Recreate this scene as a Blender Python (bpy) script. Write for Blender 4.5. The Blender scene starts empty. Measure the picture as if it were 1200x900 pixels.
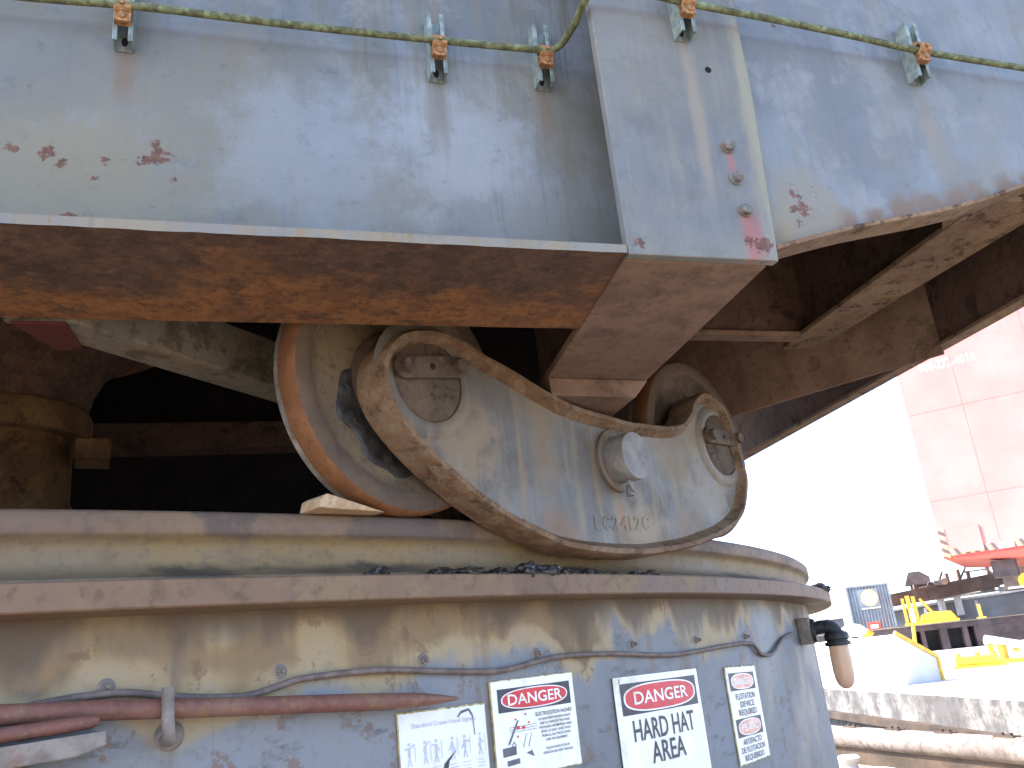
import bpy, bmesh, math, random
from mathutils import Vector, Matrix, noise as mnoise
R_ = math.radians
random.seed(7)
scene = bpy.context.scene
COL = scene.collection
EYE = 1.7                       # height of the photographer's eye above the barge deck (z = 0)

# ------------------------------------------------------------------ camera, sky, sun, exposure
PITCH, ROLL = R_(18.5), R_(6.0)
cam_d = bpy.data.cameras.new('camera'); cam = bpy.data.objects.new('camera', cam_d); COL.objects.link(cam)
cam_d.sensor_width = 36.0; cam_d.lens = 1016 / 1200 * 36.0; cam_d.clip_start = 0.02; cam_d.clip_end = 6000
fw = Vector((0, math.cos(PITCH), math.sin(PITCH))); up0 = Vector((0, -math.sin(PITCH), math.cos(PITCH))); rt0 = Vector((1, 0, 0))
iu = math.cos(ROLL) * up0 + math.sin(ROLL) * rt0; ir = math.cos(ROLL) * rt0 - math.sin(ROLL) * up0
m = Matrix((ir, iu, -fw)).transposed().to_4x4(); m.translation = Vector((0, 0, EYE)); cam.matrix_world = m
scene.camera = cam

SUN_AZ, SUN_EL = R_(-82), R_(46)          # azimuth from +Y towards +X: the sun stands to the left
world = bpy.data.worlds.new('World'); scene.world = world; world.use_nodes = True
wn = world.node_tree
for n in list(wn.nodes): wn.nodes.remove(n)
sky = wn.nodes.new('ShaderNodeTexSky'); sky.sky_type = 'NISHITA'; sky.sun_disc = False
sky.sun_elevation = SUN_EL; sky.sun_rotation = SUN_AZ; sky.air_density = 0.55; sky.dust_density = 1.8; sky.ozone_density = 0.3
bgn = wn.nodes.new('ShaderNodeBackground'); bgn.inputs['Strength'].default_value = 0.15
won = wn.nodes.new('ShaderNodeOutputWorld')
wn.links.new(sky.outputs['Color'], bgn.inputs['Color']); wn.links.new(bgn.outputs['Background'], won.inputs['Surface'])
sun_d = bpy.data.lights.new('sun', 'SUN'); sun_d.energy = 3.2; sun_d.angle = R_(0.5); sun_d.color = (1, 0.95, 0.87)
sun = bpy.data.objects.new('sun', sun_d); COL.objects.link(sun)
sdir = Vector((math.sin(SUN_AZ) * math.cos(SUN_EL), math.cos(SUN_AZ) * math.cos(SUN_EL), math.sin(SUN_EL)))
sun.rotation_euler = sdir.to_track_quat('Z', 'Y').to_euler(); sun.location = (-10, 0, 20)
vs = scene.view_settings; vs.view_transform = 'Standard'; vs.look = 'None'; vs.gamma = 1.0; vs.use_curve_mapping = False
vs.exposure = 2.8

# ------------------------------------------------------------------ frames of the place
SX = Vector((0.95, 0.312, 0)).normalized(); TX = Vector((-SX.y, SX.x, 0)); SK = 0.86
O0 = Vector((0.279 * SK, 1.685 * SK, 0.83 * SK + EYE))
def SF(s, t, z): return O0 + (SX * s + TX * t + Vector((0, 0, z))) * SK       # revolving frame: along, back, up
TC = Vector((-3.8345, 5.9664, 0))                                       # tub centre
NR = Vector((0.74813, -0.66355, 0)); UT = Vector((0.66355, 0.74813, 0))
def KF(u, r, z): return TC + NR * r + UT * u + Vector((0, 0, z + EYE))  # roller truck: tangent, radius, height over eye
def CF(th, r, z):                                                       # tub: angle in degrees, radius, height over eye
    a = R_(th); return TC + Vector((math.cos(a) * r, math.sin(a) * r, z + EYE))
def PF(az, d, z): a = R_(az); return Vector((math.sin(a) * d, math.cos(a) * d, z))

# ------------------------------------------------------------------ materials
class NT:
    def __init__(self, name):
        self.m = bpy.data.materials.new(name); self.m.use_nodes = True; self.t = self.m.node_tree
        self.b = self.t.nodes['Principled BSDF']; self.co = self.t.nodes.new('ShaderNodeTexCoord').outputs['Object']
    def set(self, sock, v):
        if isinstance(v, bpy.types.NodeSocket): self.t.links.new(v, sock)
        else:
            if isinstance(v, (tuple, list)) and len(v) == 3 and len(sock.default_value) == 4: v = (*v, 1)
            sock.default_value = v
    def mapping(self, scale=(1, 1, 1), loc=(0, 0, 0), rot=(0, 0, 0)):
        n = self.t.nodes.new('ShaderNodeMapping'); self.t.links.new(self.co, n.inputs[0])
        n.inputs['Scale'].default_value = scale; n.inputs['Location'].default_value = loc; n.inputs['Rotation'].default_value = rot
        return n.outputs[0]
    def noise(self, scale, detail=6, rough=0.6, co=None, dist=0.0, w=0.0):
        n = self.t.nodes.new('ShaderNodeTexNoise'); n.noise_dimensions = '3D'
        if w:
            o = self.t.nodes.new('ShaderNodeVectorMath'); o.operation = 'ADD'; self.t.links.new(co if co is not None else self.co, o.inputs[0]); o.inputs[1].default_value = (w * 3.17, w * 5.71 + 2, w * 1.93); co = o.outputs[0]
        n.inputs['Scale'].default_value = scale; n.inputs['Detail'].default_value = detail; n.inputs['Roughness'].default_value = rough; n.inputs['Distortion'].default_value = dist
        self.t.links.new(co if co is not None else self.co, n.inputs['Vector']); return n.outputs['Fac']
    def rng(self, v, a, b, c=0.0, d=1.0, smooth=True):
        n = self.t.nodes.new('ShaderNodeMapRange'); n.clamp = True
        if smooth: n.interpolation_type = 'SMOOTHSTEP'
        self.set(n.inputs[0], v)
        for i, x in enumerate((a, b, c, d)): n.inputs[i + 1].default_value = x
        return n.outputs[0]
    def math(self, op, a, b=0.0):
        n = self.t.nodes.new('ShaderNodeMath'); n.operation = op; self.set(n.inputs[0], a); self.set(n.inputs[1], b); return n.outputs[0]
    def mix(self, f, a, b):
        n = self.t.nodes.new('ShaderNodeMix'); n.data_type = 'RGBA'; self.set(n.inputs['Factor'], f); self.set(n.inputs['A'], a); self.set(n.inputs['B'], b)
        return n.outputs['Result']
    def sep(self, i):
        n = self.t.nodes.new('ShaderNodeSeparateXYZ'); self.t.links.new(self.co, n.inputs[0]); return n.outputs[i]
    def dist(self, p):
        n = self.t.nodes.new('ShaderNodeVectorMath'); n.operation = 'DISTANCE'; self.t.links.new(self.co, n.inputs[0]); n.inputs[1].default_value = p
        return n.outputs['Value']
    def done(self, col, rough=0.7, bump=None, strength=0.4, distance=0.004, metal=0.0, spec=0.4):
        self.set(self.b.inputs['Base Color'], col); self.set(self.b.inputs['Roughness'], rough); self.set(self.b.inputs['Metallic'], metal)
        self.b.inputs['Specular IOR Level'].default_value = spec
        if bump is not None:
            n = self.t.nodes.new('ShaderNodeBump'); n.inputs['Strength'].default_value = strength; n.inputs['Distance'].default_value = distance
            self.t.links.new(bump, n.inputs['Height']); self.t.links.new(n.outputs[0], self.b.inputs['Normal'])
        return self.m

M = {}
ALB = [0.80]
def al(c): return tuple(x * ALB[0] for x in c)
def blot(N, p, r, sc=34, amp=1.9, w=0.0):
    """a ragged chip round the point p (object space)"""
    d = N.math('DIVIDE', N.dist(p), r)
    d = N.math('ADD', d, N.math('MULTIPLY', N.math('SUBTRACT', N.noise(sc, 6, 0.7, w=w), 0.5), amp * 2))
    return N.rng(d, 0.66, 0.58)
def painted(name, a, b, c, rust=(0.20, 0.095, 0.07), cover=0.30, tan=(0.30, 0.26, 0.17), tanamt=0.5, streak=0.6, blots=(), drips=(), w=0.0, rough=0.5, zgrime=None, bump=0.25, stains=()):
    N = NT(name); a, b, c, rust, tan = al(a), al(b), al(c), al(rust), al(tan)
    big = N.noise(2.0, 4, 0.55, w=w + 1); mid = N.noise(7, 7, 0.68, w=w + 3); fine = N.noise(75, 4, 0.65, w=w + 5); spk = N.noise(26, 8, 0.75, w=w + 6)
    sv = N.noise(7, 6, 0.65, co=N.mapping((3.2, 3.2, 0.28)), w=w + 8); sv2 = N.noise(22, 4, 0.6, co=N.mapping((3.0, 3.0, 0.16)), w=w + 9)
    col = N.mix(N.rng(big, 0.42, 0.58), a, b)
    col = N.mix(N.rng(mid, 0.47, 0.62, 0, 0.8), col, c)
    col = N.mix(N.math('MULTIPLY', N.rng(sv, 0.48, 0.64), streak), col, tan)
    col = N.mix(N.math('MULTIPLY', N.rng(sv2, 0.52, 0.66), streak * 0.45), col, tuple(x * 0.62 for x in a))
    col = N.mix(N.math('MULTIPLY', N.rng(N.noise(4.5, 6, 0.7, w=w + 10), 0.54, 0.66), 0.35), col, tuple(min(1, x * 1.28) for x in b))
    tm = N.rng(N.noise(1.6, 6, 0.62, w=w + 11, dist=0.4), 0.50, 0.62, 0, tanamt)
    col = N.mix(tm, col, tan)
    for (p, r, cc, amt) in stains:
        d = N.math('ADD', N.math('DIVIDE', N.dist(p), r), N.math('MULTIPLY', N.math('SUBTRACT', mid, 0.5), 2.2))
        col = N.mix(N.rng(d, 1.0, 0.3, 0, amt), col, al(cc))
    col = N.mix(N.rng(spk, 0.55, 0.72, 0, 0.45), col, tuple(x * 0.5 for x in a))
    if zgrime:                                     # grime that gathers over the lower edge
        z0, z1, amt = zgrime
        zz = N.math('ADD', N.sep(2), N.math('MULTIPLY', N.math('SUBTRACT', mid, 0.5), 0.22))
        col = N.mix(N.rng(zz, z1, z0, 0, amt), col, tan)
    col = N.mix(N.rng(fine, 0.55, 0.85, 0, 0.30), col, tuple(x * 0.55 for x in a))
    sp = N.math('MULTIPLY', N.rng(N.noise(22, 8, 0.7, w=w + 14), 0.60, 0.635), N.rng(N.noise(2.2, 3, 0.5, w=w + 17), 0.66 - cover, 0.80 - cover))
    mask = sp
    for i, (p, r) in enumerate(blots): mask = N.math('MAXIMUM', mask, blot(N, p, r, w=w + i))
    for (p, r, ln, cc) in drips:                   # rust run-off below a bolt or bracket
        v = N.math('MULTIPLY', N.dist(p), 1.0)
        n = N.t.nodes.new('ShaderNodeVectorMath'); n.operation = 'SUBTRACT'; N.t.links.new(N.co, n.inputs[0]); n.inputs[1].default_value = p
        s = N.t.nodes.new('ShaderNodeVectorMath'); s.operation = 'MULTIPLY'; N.t.links.new(n.outputs[0], s.inputs[0]); s.inputs[1].default_value = (1 / r, 1 / r, 1 / ln)
        l = N.t.nodes.new('ShaderNodeVectorMath'); l.operation = 'LENGTH'; N.t.links.new(s.outputs[0], l.inputs[0])
        k = N.math('ADD', l.outputs['Value'], N.math('MULTIPLY', N.math('SUBTRACT', N.noise(14, 5, 0.6, co=N.mapping((2, 2, 0.35)), w=w + 2), 0.5), 1.4))
        col = N.mix(N.rng(k, 1.0, 0.25, 0, 0.75), col, al(cc))
    col = N.mix(N.math('MULTIPLY', mask, 0.88), col, N.mix(N.rng(fine, 0.4, 0.6), rust, tuple(x * 0.6 for x in rust)))
    h = N.math('ADD', N.math('MULTIPLY', mask, -0.8), N.math('ADD', N.math('MULTIPLY', mid, 1.2), N.math('ADD', N.math('MULTIPLY', spk, 0.5), N.math('MULTIPLY', fine, 0.25))))
    rr = N.math('ADD', N.math('MULTIPLY', mask, 0.35), N.rng(mid, 0.3, 0.7, rough - 0.08, rough + 0.15))
    M[name] = N.done(col, rr, h, bump, 0.006); return M[name]
def rusty(name, a, b, c, dark, scale=1.0, w=0.0, flake=0.5, rough=0.85, bump=0.7):
    N = NT(name); a, b, c, dark = al(a), al(b), al(c), al(dark)
    n1 = N.noise(2.2 * scale, 7, 0.65, w=w); n2 = N.noise(9 * scale, 8, 0.7, w=w + 2); n3 = N.noise(48 * scale, 5, 0.65, w=w + 4)
    col = N.mix(N.rng(n1, 0.42, 0.58), a, b)
    col = N.mix(N.rng(n2, 0.47, 0.62, 0, 0.85), col, c)
    fl = N.rng(N.noise(9 * scale, 9, 0.72, w=w + 7, dist=0.15), 0.545, 0.62, 0, flake)
    col = N.mix(fl, col, dark)
    col = N.mix(N.rng(n3, 0.50, 0.70, 0, 0.45), col, dark)
    h = N.math('ADD', N.math('MULTIPLY', n2, 1.5), N.math('ADD', N.math('MULTIPLY', n3, 0.6), N.math('MULTIPLY', fl, -1.0)))
    M[name] = N.done(col, N.rng(n2, 0.3, 0.7, rough - 0.12, rough + 0.08), h, bump, 0.008, spec=0.25); return M[name]
def plain(name, col, rough=0.6, var=0.25, scale=12, metal=0.0, spec=0.4, bump=0.15, dirt=None, dirtamt=0.0):
    N = NT(name); col = al(col); dirt = al(dirt) if dirt else None; n = N.noise(scale, 6, 0.62); f = N.noise(scale * 6, 4, 0.6)
    c = N.mix(N.rng(n, 0.35, 0.68), tuple(x * (1 - var) for x in col), tuple(min(1, x * (1 + var)) for x in col))
    if dirt: c = N.mix(N.math('MULTIPLY', N.rng(N.noise(scale * 0.6, 8, 0.7, w=4), 0.5, 0.66), dirtamt), c, dirt)
    M[name] = N.done(c, N.rng(f, 0.3, 0.7, rough - 0.06, rough + 0.08), N.math('ADD', n, N.math('MULTIPLY', f, 0.3)), bump, 0.004, metal, spec); return M[name]

def L(p): return tuple(p - O0)        # point in the superstructure's object space
BLUE, BLUE2, BLUE3 = (0.158, 0.175, 0.178), (0.275, 0.302, 0.312), (0.17, 0.185, 0.215)
TAN = (0.27, 0.235, 0.16)
painted('web_paint', BLUE, BLUE2, (0.215, 0.232, 0.238), cover=0.0, tan=(0.20, 0.185, 0.135), tanamt=0.85, streak=0.7, drips=((L(SF(-1.04, .19, .50)), 0.03, 0.12, (0.22, 0.15, 0.10)), (L(SF(-.34, .19, .47)), 0.035, 0.16, (0.20, 0.17, 0.13)), (L(SF(-.066, .19, .50)), 0.03, 0.12, (0.22, 0.16, 0.11))), zgrime=(0.05, 0.40, 0.35), stains=((L(SF(-1.12, .19, .22)), 0.30, (0.255, 0.23, 0.155), 0.95), (L(SF(-.85, .19, .45)), 0.24, (0.225, 0.21, 0.165), 0.75), (L(SF(-.45, .19, .22)), 0.13, (0.215, 0.205, 0.165), 0.7), (L(SF(-1.2, .19, .48)), 0.16, (0.20, 0.195, 0.165), 0.6), (L(SF(-.62, .19, .30)), 0.24, (0.29, 0.325, 0.345), 0.7), (L(SF(-.30, .19, .36)), 0.2, (0.33, 0.36, 0.375), 0.75), (L(SF(-.05, .19, .10)), 0.20, (0.21, 0.22, 0.20), 0.8)),
        blots=((L(SF(-.965, .19, .291)), 0.034), (L(SF(-.93, .19, .235)), 0.012), (L(SF(-1.175, .19, .275)), 0.022), (L(SF(-1.15, .19, .25)), 0.018), (L(SF(-1.24, .19, .285)), 0.022), (L(SF(-1.07, .19, .265)), 0.013), (L(SF(-1.035, .19, .275)), 0.012), (L(SF(-1.085, .19, .225)), 0.018), (L(SF(-1.13, .19, .13)), 0.018), (L(SF(-.97, .19, .165)), 0.012)))
painted('plate_paint', (0.158, 0.168, 0.165), (0.20, 0.21, 0.207), (0.15, 0.16, 0.16), cover=0.0, tan=(0.30, 0.27, 0.20), tanamt=0.35, streak=0.40, w=21, zgrime=(-0.03, 0.09, 0.45),
        blots=((L(SF(.335, 0, .03)), 0.030), (L(SF(.30, 0, .045)), 0.018), (L(SF(.03, 0, .03)), 0.018)),
        drips=((L(SF(.300, 0, .25)), 0.016, 0.06, (0.36, 0.16, 0.14)), (L(SF(.315, 0, .06)), 0.030, 0.10, (0.38, 0.13, 0.11)), (L(SF(.385, 0, .35)), 0.035, 0.42, (0.36, 0.33, 0.22)), (L(SF(.235, 0, .42)), 0.02, 0.25, (0.33, 0.27, 0.20))))
painted('right_paint', (0.245, 0.268, 0.278), (0.185, 0.20, 0.205), (0.29, 0.31, 0.315), cover=0.0, tan=(0.24, 0.225, 0.18), tanamt=0.6, streak=0.45, w=42, stains=((L(SF(0.43, .02, 0.07)), 0.055, (0.21, 0.14, 0.085), 0.95), (L(SF(0.52, .02, 0.095)), 0.055, (0.21, 0.14, 0.085), 0.95), (L(SF(0.61, .02, 0.12)), 0.055, (0.21, 0.14, 0.085), 0.95), (L(SF(0.7, .02, 0.14)), 0.055, (0.21, 0.14, 0.085), 0.95), (L(SF(0.79, .02, 0.16)), 0.055, (0.21, 0.14, 0.085), 0.95), (L(SF(0.88, .02, 0.18)), 0.055, (0.21, 0.14, 0.085), 0.95), (L(SF(0.97, .02, 0.205)), 0.055, (0.21, 0.14, 0.085), 0.95), (L(SF(1.06, .02, 0.23)), 0.055, (0.21, 0.14, 0.085), 0.95), (L(SF(1.15, .02, 0.26)), 0.055, (0.21, 0.14, 0.085), 0.95), (L(SF(1.24, .02, 0.295)), 0.055, (0.21, 0.14, 0.085), 0.95), (L(SF(.50, .02, .16)), 0.12, (0.28, 0.255, 0.19), 0.8)),
        blots=((L(SF(.50, 0, .178)), 0.050), (L(SF(.47, 0, .11)), 0.026), (L(SF(.55, 0, .705)), 0.03)),
        drips=((L(SF(.955, 0, .42)), 0.05, 0.22, (0.30, 0.26, 0.18)), (L(SF(.42, 0, .10)), 0.05, 0.16, (0.30, 0.25, 0.14)), (L(SF(.41, 0, .5)), 0.03, 0.5, (0.36, 0.33, 0.22))))
painted('edge_paint', (0.27, 0.25, 0.20), (0.22, 0.215, 0.205), (0.32, 0.26, 0.16), rust=(0.30, 0.14, 0.04), cover=0.22, tan=(0.30, 0.20, 0.10), tanamt=0.6, w=60)
def under_mat():
    N = NT('under_rust'); d = N.t.nodes.new('ShaderNodeVectorMath'); d.operation = 'DOT_PRODUCT'; N.t.links.new(N.co, d.inputs[0]); d.inputs[1].default_value = tuple(TX / SK); t = d.outputs['Value']
    n1 = N.noise(3.0, 7, 0.65, co=N.mapping((1, 1.6, 1)), w=1); n2 = N.noise(14, 8, 0.72, w=3); n3 = N.noise(55, 6, 0.7, w=5); n4 = N.noise(5, 8, 0.7, w=8)
    dark = N.mix(N.rng(n2, 0.42, 0.60), (0.085, 0.052, 0.038), (0.145, 0.082, 0.055)); orange = N.mix(N.rng(n2, 0.40, 0.60), (0.19, 0.088, 0.042), (0.30, 0.135, 0.052))
    k = N.math('ADD', t, N.math('ADD', N.math('MULTIPLY', N.math('SUBTRACT', n1, 0.5), 0.9), N.math('MULTIPLY', N.math('SUBTRACT', n4, 0.5), 0.5)))
    col = N.mix(N.rng(k, 0.10, 0.36), dark, orange)
    col = N.mix(N.rng(N.noise(20, 8, 0.75, w=11), 0.545, 0.60, 0, 0.6), col, (0.055, 0.036, 0.03)); col = N.mix(N.rng(n3, 0.56, 0.74, 0, 0.5), col, (0.30, 0.19, 0.11)); col = N.mix(N.rng(n3, 0.48, 0.36, 0, 0.5), col, (0.05, 0.032, 0.026))
    h = N.math('ADD', N.math('MULTIPLY', n2, 1.5), n3); M['under_rust'] = N.done(col, 0.85, h, 0.8, 0.008, spec=0.2)
under_mat()
rusty('foot_rust', (0.25, 0.16, 0.11), (0.30, 0.19, 0.13), (0.21, 0.125, 0.085), (0.11, 0.07, 0.05), 0.9, 9.0, flake=0.35)
rusty('beam_rust', (0.28, 0.185, 0.115), (0.34, 0.225, 0.13), (0.25, 0.14, 0.085), (0.07, 0.04, 0.03), 2.0, 15.0, flake=0.75)
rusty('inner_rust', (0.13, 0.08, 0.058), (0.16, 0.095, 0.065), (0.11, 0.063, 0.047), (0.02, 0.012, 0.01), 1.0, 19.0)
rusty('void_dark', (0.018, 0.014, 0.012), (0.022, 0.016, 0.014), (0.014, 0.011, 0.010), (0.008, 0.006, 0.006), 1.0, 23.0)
rusty('brace_paint', (0.24, 0.22, 0.165), (0.20, 0.19, 0.155), (0.26, 0.19, 0.12), (0.08, 0.05, 0.03), 1.0, 27.0, flake=0.5)
rusty('red_lead', (0.11, 0.025, 0.018), (0.08, 0.022, 0.015), (0.14, 0.04, 0.025), (0.05, 0.02, 0.015), 1.0, 31.0)
rusty('column_rust', (0.20, 0.11, 0.045), (0.15, 0.075, 0.038), (0.27, 0.16, 0.065), (0.05, 0.026, 0.016), 1.3, 35.0)
# tub wall: blue-grey paint under tan grime that has run down from the flange
def tub_mat():
    N = NT('tub_paint'); z = N.sep(2)
    big = N.noise(0.9, 5, 0.6, w=1.3); mid = N.noise(2.6, 2.5, 0.5, w=4, dist=0.5); fine = N.noise(60, 4, 0.65); run = N.noise(3.0, 3, 0.5, co=N.mapping((2.2, 2.2, 0.25)), w=6)
    paint = N.mix(N.rng(mid, 0.4, 0.66), (0.160, 0.168, 0.176), (0.225, 0.234, 0.243))
    paint = N.mix(N.rng(N.noise(9, 7, 0.7, co=N.mapping((1, 1, 3.0)), w=9), 0.54, 0.70, 0, 0.8), paint, (0.085, 0.087, 0.09))
    tan = N.mix(N.rng(N.noise(5, 6, 0.65, w=12), 0.36, 0.66), (0.215, 0.152, 0.083), (0.265, 0.166, 0.073))
    tan = N.mix(N.rng(N.noise(2.4, 6, 0.6, w=15), 0.52, 0.68, 0, 0.8), tan, (0.085, 0.068, 0.05))
    lev = N.math('ADD', z, N.math('ADD', N.math('MULTIPLY', N.math('SUBTRACT', mid, 0.5), 0.55), N.math('ADD', N.math('MULTIPLY', N.math('SUBTRACT', big, 0.5), 0.30), N.math('MULTIPLY', N.math('SUBTRACT', run, 0.5), 0.28))))
    edge = EYE + 0.055
    g = N.rng(lev, edge + 0.035, edge + 0.065)
    halo = N.math('MULTIPLY', N.rng(lev, edge - 0.02, edge + 0.03), N.rng(lev, edge + 0.085, edge + 0.05))
    col = N.mix(g, paint, tan)
    col = N.mix(N.math('MULTIPLY', halo, 0.8), col, (0.38, 0.28, 0.14))
    col = N.mix(N.rng(N.noise(8, 7, 0.7, co=N.mapping((1.6, 1.6, 0.5)), w=21), 0.50, 0.66, 0, 0.30), col, (0.24, 0.215, 0.17)); col = N.mix(N.rng(N.noise(20, 8, 0.75, w=23), 0.54, 0.70, 0, 0.4), col, (0.09, 0.07, 0.05)); spots = N.rng(N.noise(14, 7, 0.7, w=18), 0.57, 0.62, 0, 0.65)
    col = N.mix(spots, col, (0.17, 0.10, 0.06))
    col = N.mix(N.rng(fine, 0.55, 0.85, 0, 0.35), col, (0.10, 0.09, 0.08))
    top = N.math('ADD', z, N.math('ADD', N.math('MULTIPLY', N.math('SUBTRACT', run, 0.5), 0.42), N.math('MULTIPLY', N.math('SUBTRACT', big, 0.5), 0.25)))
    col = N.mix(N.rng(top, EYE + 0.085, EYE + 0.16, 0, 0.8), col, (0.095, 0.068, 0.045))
    col = N.mix(N.rng(N.noise(3.5, 5, 0.6, co=N.mapping((3.0, 3.0, 0.14)), w=31), 0.55, 0.66, 0, 0.55), col, (0.15, 0.105, 0.065))
    h = N.math('ADD', mid, N.math('ADD', N.math('MULTIPLY', fine, 0.2), N.math('MULTIPLY', g, 0.25)))
    M['tub_paint'] = N.done(col, N.rng(mid, 0.3, 0.7, 0.45, 0.75), h, 0.3, 0.008)
tub_mat()
rusty('flange_rust', (0.22, 0.145, 0.098), (0.25, 0.155, 0.095), (0.29, 0.20, 0.11), (0.08, 0.05, 0.035), 0.7, 41.0, flake=0.25, rough=0.6, bump=0.25)
def rail_mat():
    N = NT('rail_steel'); z = N.sep(2); n1 = N.noise(2.5, 6, 0.6, co=N.mapping((1, 1, 0.6)), w=3); n2 = N.noise(11, 7, 0.7, w=5); n3 = N.noise(60, 4, 0.6)
    web = N.mix(N.rng(n1, 0.42, 0.58), (0.215, 0.155, 0.085), (0.25, 0.165, 0.07)); web = N.mix(N.rng(n2, 0.5, 0.66, 0, 0.5), web, (0.16, 0.115, 0.075))
    head = N.mix(N.rng(n1, 0.42, 0.58), (0.165, 0.108, 0.07), (0.20, 0.132, 0.075)); head = N.mix(N.rng(N.noise(4, 6, 0.65, w=9), 0.52, 0.60, 0, 0.75), head, (0.085, 0.065, 0.058))
    col = N.mix(N.rng(N.math('ADD', z, N.math('MULTIPLY', N.math('SUBTRACT', n2, 0.5), 0.012)), EYE + 0.298, EYE + 0.309), web, head)
    foot = N.math('MULTIPLY', N.rng(N.math('ADD', z, N.math('MULTIPLY', N.math('SUBTRACT', n2, 0.5), 0.05)), EYE + 0.258, EYE + 0.244), N.rng(n1, 0.46, 0.56, 0.2, 0.9))
    col = N.mix(foot, col, (0.05, 0.042, 0.036)); col = N.mix(N.rng(n3, 0.5, 0.7, 0, 0.35), col, (0.09, 0.065, 0.045))
    M['rail_steel'] = N.done(col, N.rng(n2, 0.3, 0.7, 0.55, 0.75), N.math('ADD', n2, N.math('MULTIPLY', n3, 0.4)), 0.3, 0.004)
rail_mat()
TRB = KF(0, 5.36, 0.353)
def LT(p): return tuple(p - TRB)
painted('cast_grey', (0.165, 0.148, 0.125), (0.222, 0.204, 0.178), (0.138, 0.113, 0.09), rust=(0.20, 0.10, 0.04), cover=0.03, tan=(0.29, 0.215, 0.12), tanamt=0.75, streak=0.75, w=70, bump=0.4, drips=((LT(KF(-.01, 5.477, .37)), .022, .085, (0.34, 0.17, 0.06)), (LT(KF(.03, 5.477, .66)), .05, .05, (0.38, 0.19, 0.07)), (LT(KF(-.30, 5.477, .55)), .07, .22, (0.25, 0.18, 0.10))), stains=((LT(KF(.08, 5.477, .31)), .16, (0.33, 0.24, 0.13), 0.8), (LT(KF(.50, 5.477, .56)), .20, (0.30, 0.235, 0.15), 0.75), (LT(KF(-.58, 5.477, .52)), .16, (0.32, 0.225, 0.13), 0.8), (LT(KF(-.68, 5.477, .66)), .20, (0.13, 0.095, 0.068), 0.9), (LT(KF(-.28, 5.477, .30)), .10, (0.24, 0.14, 0.075), 0.9), (LT(KF(.33, 5.477, .34)), .12, (0.23, 0.155, 0.09), 0.9), (LT(KF(.30, 5.477, .66)), .10, (0.22, 0.15, 0.09), 0.9), (LT(KF(-.006, 5.477, .526)), .125, (0.17, 0.115, 0.075), 0.85), (LT(KF(.585, 5.477, .66)), .17, (0.20, 0.145, 0.10), 0.85), (LT(KF(-.30, 5.477, .66)), .09, (0.23, 0.15, 0.085), 0.85)), blots=((LT(KF(-.40, 5.49, .335)), .02), (LT(KF(-.34, 5.49, .312)), .016)))
rusty('cast_edge', (0.265, 0.168, 0.098), (0.20, 0.11, 0.056), (0.31, 0.215, 0.135), (0.075, 0.045, 0.03), 2.2, 74.0, flake=0.55, rough=0.75, bump=0.6)
rusty('cap_dark', (0.125, 0.09, 0.062), (0.165, 0.11, 0.07), (0.11, 0.075, 0.052), (0.05, 0.036, 0.026), 2.0, 77.0, rough=0.7)
rusty('wheel_rim', (0.12, 0.085, 0.062), (0.17, 0.115, 0.075), (0.15, 0.10, 0.065), (0.06, 0.05, 0.045), 1.6, 80.0, flake=0.3, rough=0.8, bump=0.3)
rusty('wheel_tan', (0.26, 0.195, 0.125), (0.21, 0.155, 0.10), (0.30, 0.22, 0.13), (0.05, 0.045, 0.04), 1.2, 83.0, flake=0.3, rough=0.7, bump=0.3)
rusty('wheel_tread', (0.27, 0.115, 0.045), (0.20, 0.095, 0.05), (0.32, 0.155, 0.07), (0.08, 0.045, 0.03), 2.0, 86.0, flake=0.3, rough=0.65, bump=0.2)
plain('grease', (0.04, 0.036, 0.032), 0.35, 0.5, 30, spec=0.5, bump=0.9, dirt=(0.11, 0.085, 0.06), dirtamt=0.5)
plain('bright_steel', (0.62, 0.58, 0.52), 0.4, 0.25, 30, metal=0.7, bump=0.2, dirt=(0.25, 0.12, 0.05), dirtamt=0.6)
plain('pin_face', (0.27, 0.25, 0.225), 0.55, 0.2, 25, bump=0.3, dirt=(0.2, 0.15, 0.1), dirtamt=0.6)
plain('galv', (0.33, 0.40, 0.36), 0.45, 0.3, 30, metal=0.4, dirt=(0.22, 0.10, 0.04), dirtamt=0.5)
plain('conduit_green', (0.15, 0.16, 0.075), 0.7, 0.45, 70, dirt=(0.30, 0.38, 0.19), dirtamt=0.8, bump=0.3)
plain('clamp_rust', (0.42, 0.22, 0.095), 0.7, 0.5, 60, dirt=(0.14, 0.055, 0.03), dirtamt=0.7, bump=0.5)
plain('bolt_grey', (0.19, 0.185, 0.16), 0.65, 0.35, 70, dirt=(0.22, 0.11, 0.05), dirtamt=0.9)
rusty('bar_red', (0.24, 0.10, 0.075), (0.27, 0.145, 0.10), (0.19, 0.085, 0.07), (0.33, 0.22, 0.09), 2.0, 90.0, flake=0.35, rough=0.55, bump=0.3)
plain('cable_tan', (0.20, 0.15, 0.125), 0.65, 0.25, 30, bump=0.3)
plain('hook_tan', (0.27, 0.23, 0.19), 0.65, 0.25, 25, dirt=(0.2, 0.10, 0.06), dirtamt=0.6, bump=0.4)
plain('lamp_black', (0.035, 0.034, 0.033), 0.5, 0.3, 30)
N = NT('jar_glass'); M['jar_glass'] = N.done((0.82, 0.54, 0.34), 0.3); N.b.inputs['Transmission Weight'].default_value = 0.25; N.b.inputs['Subsurface Weight'].default_value = 0.3
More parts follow.
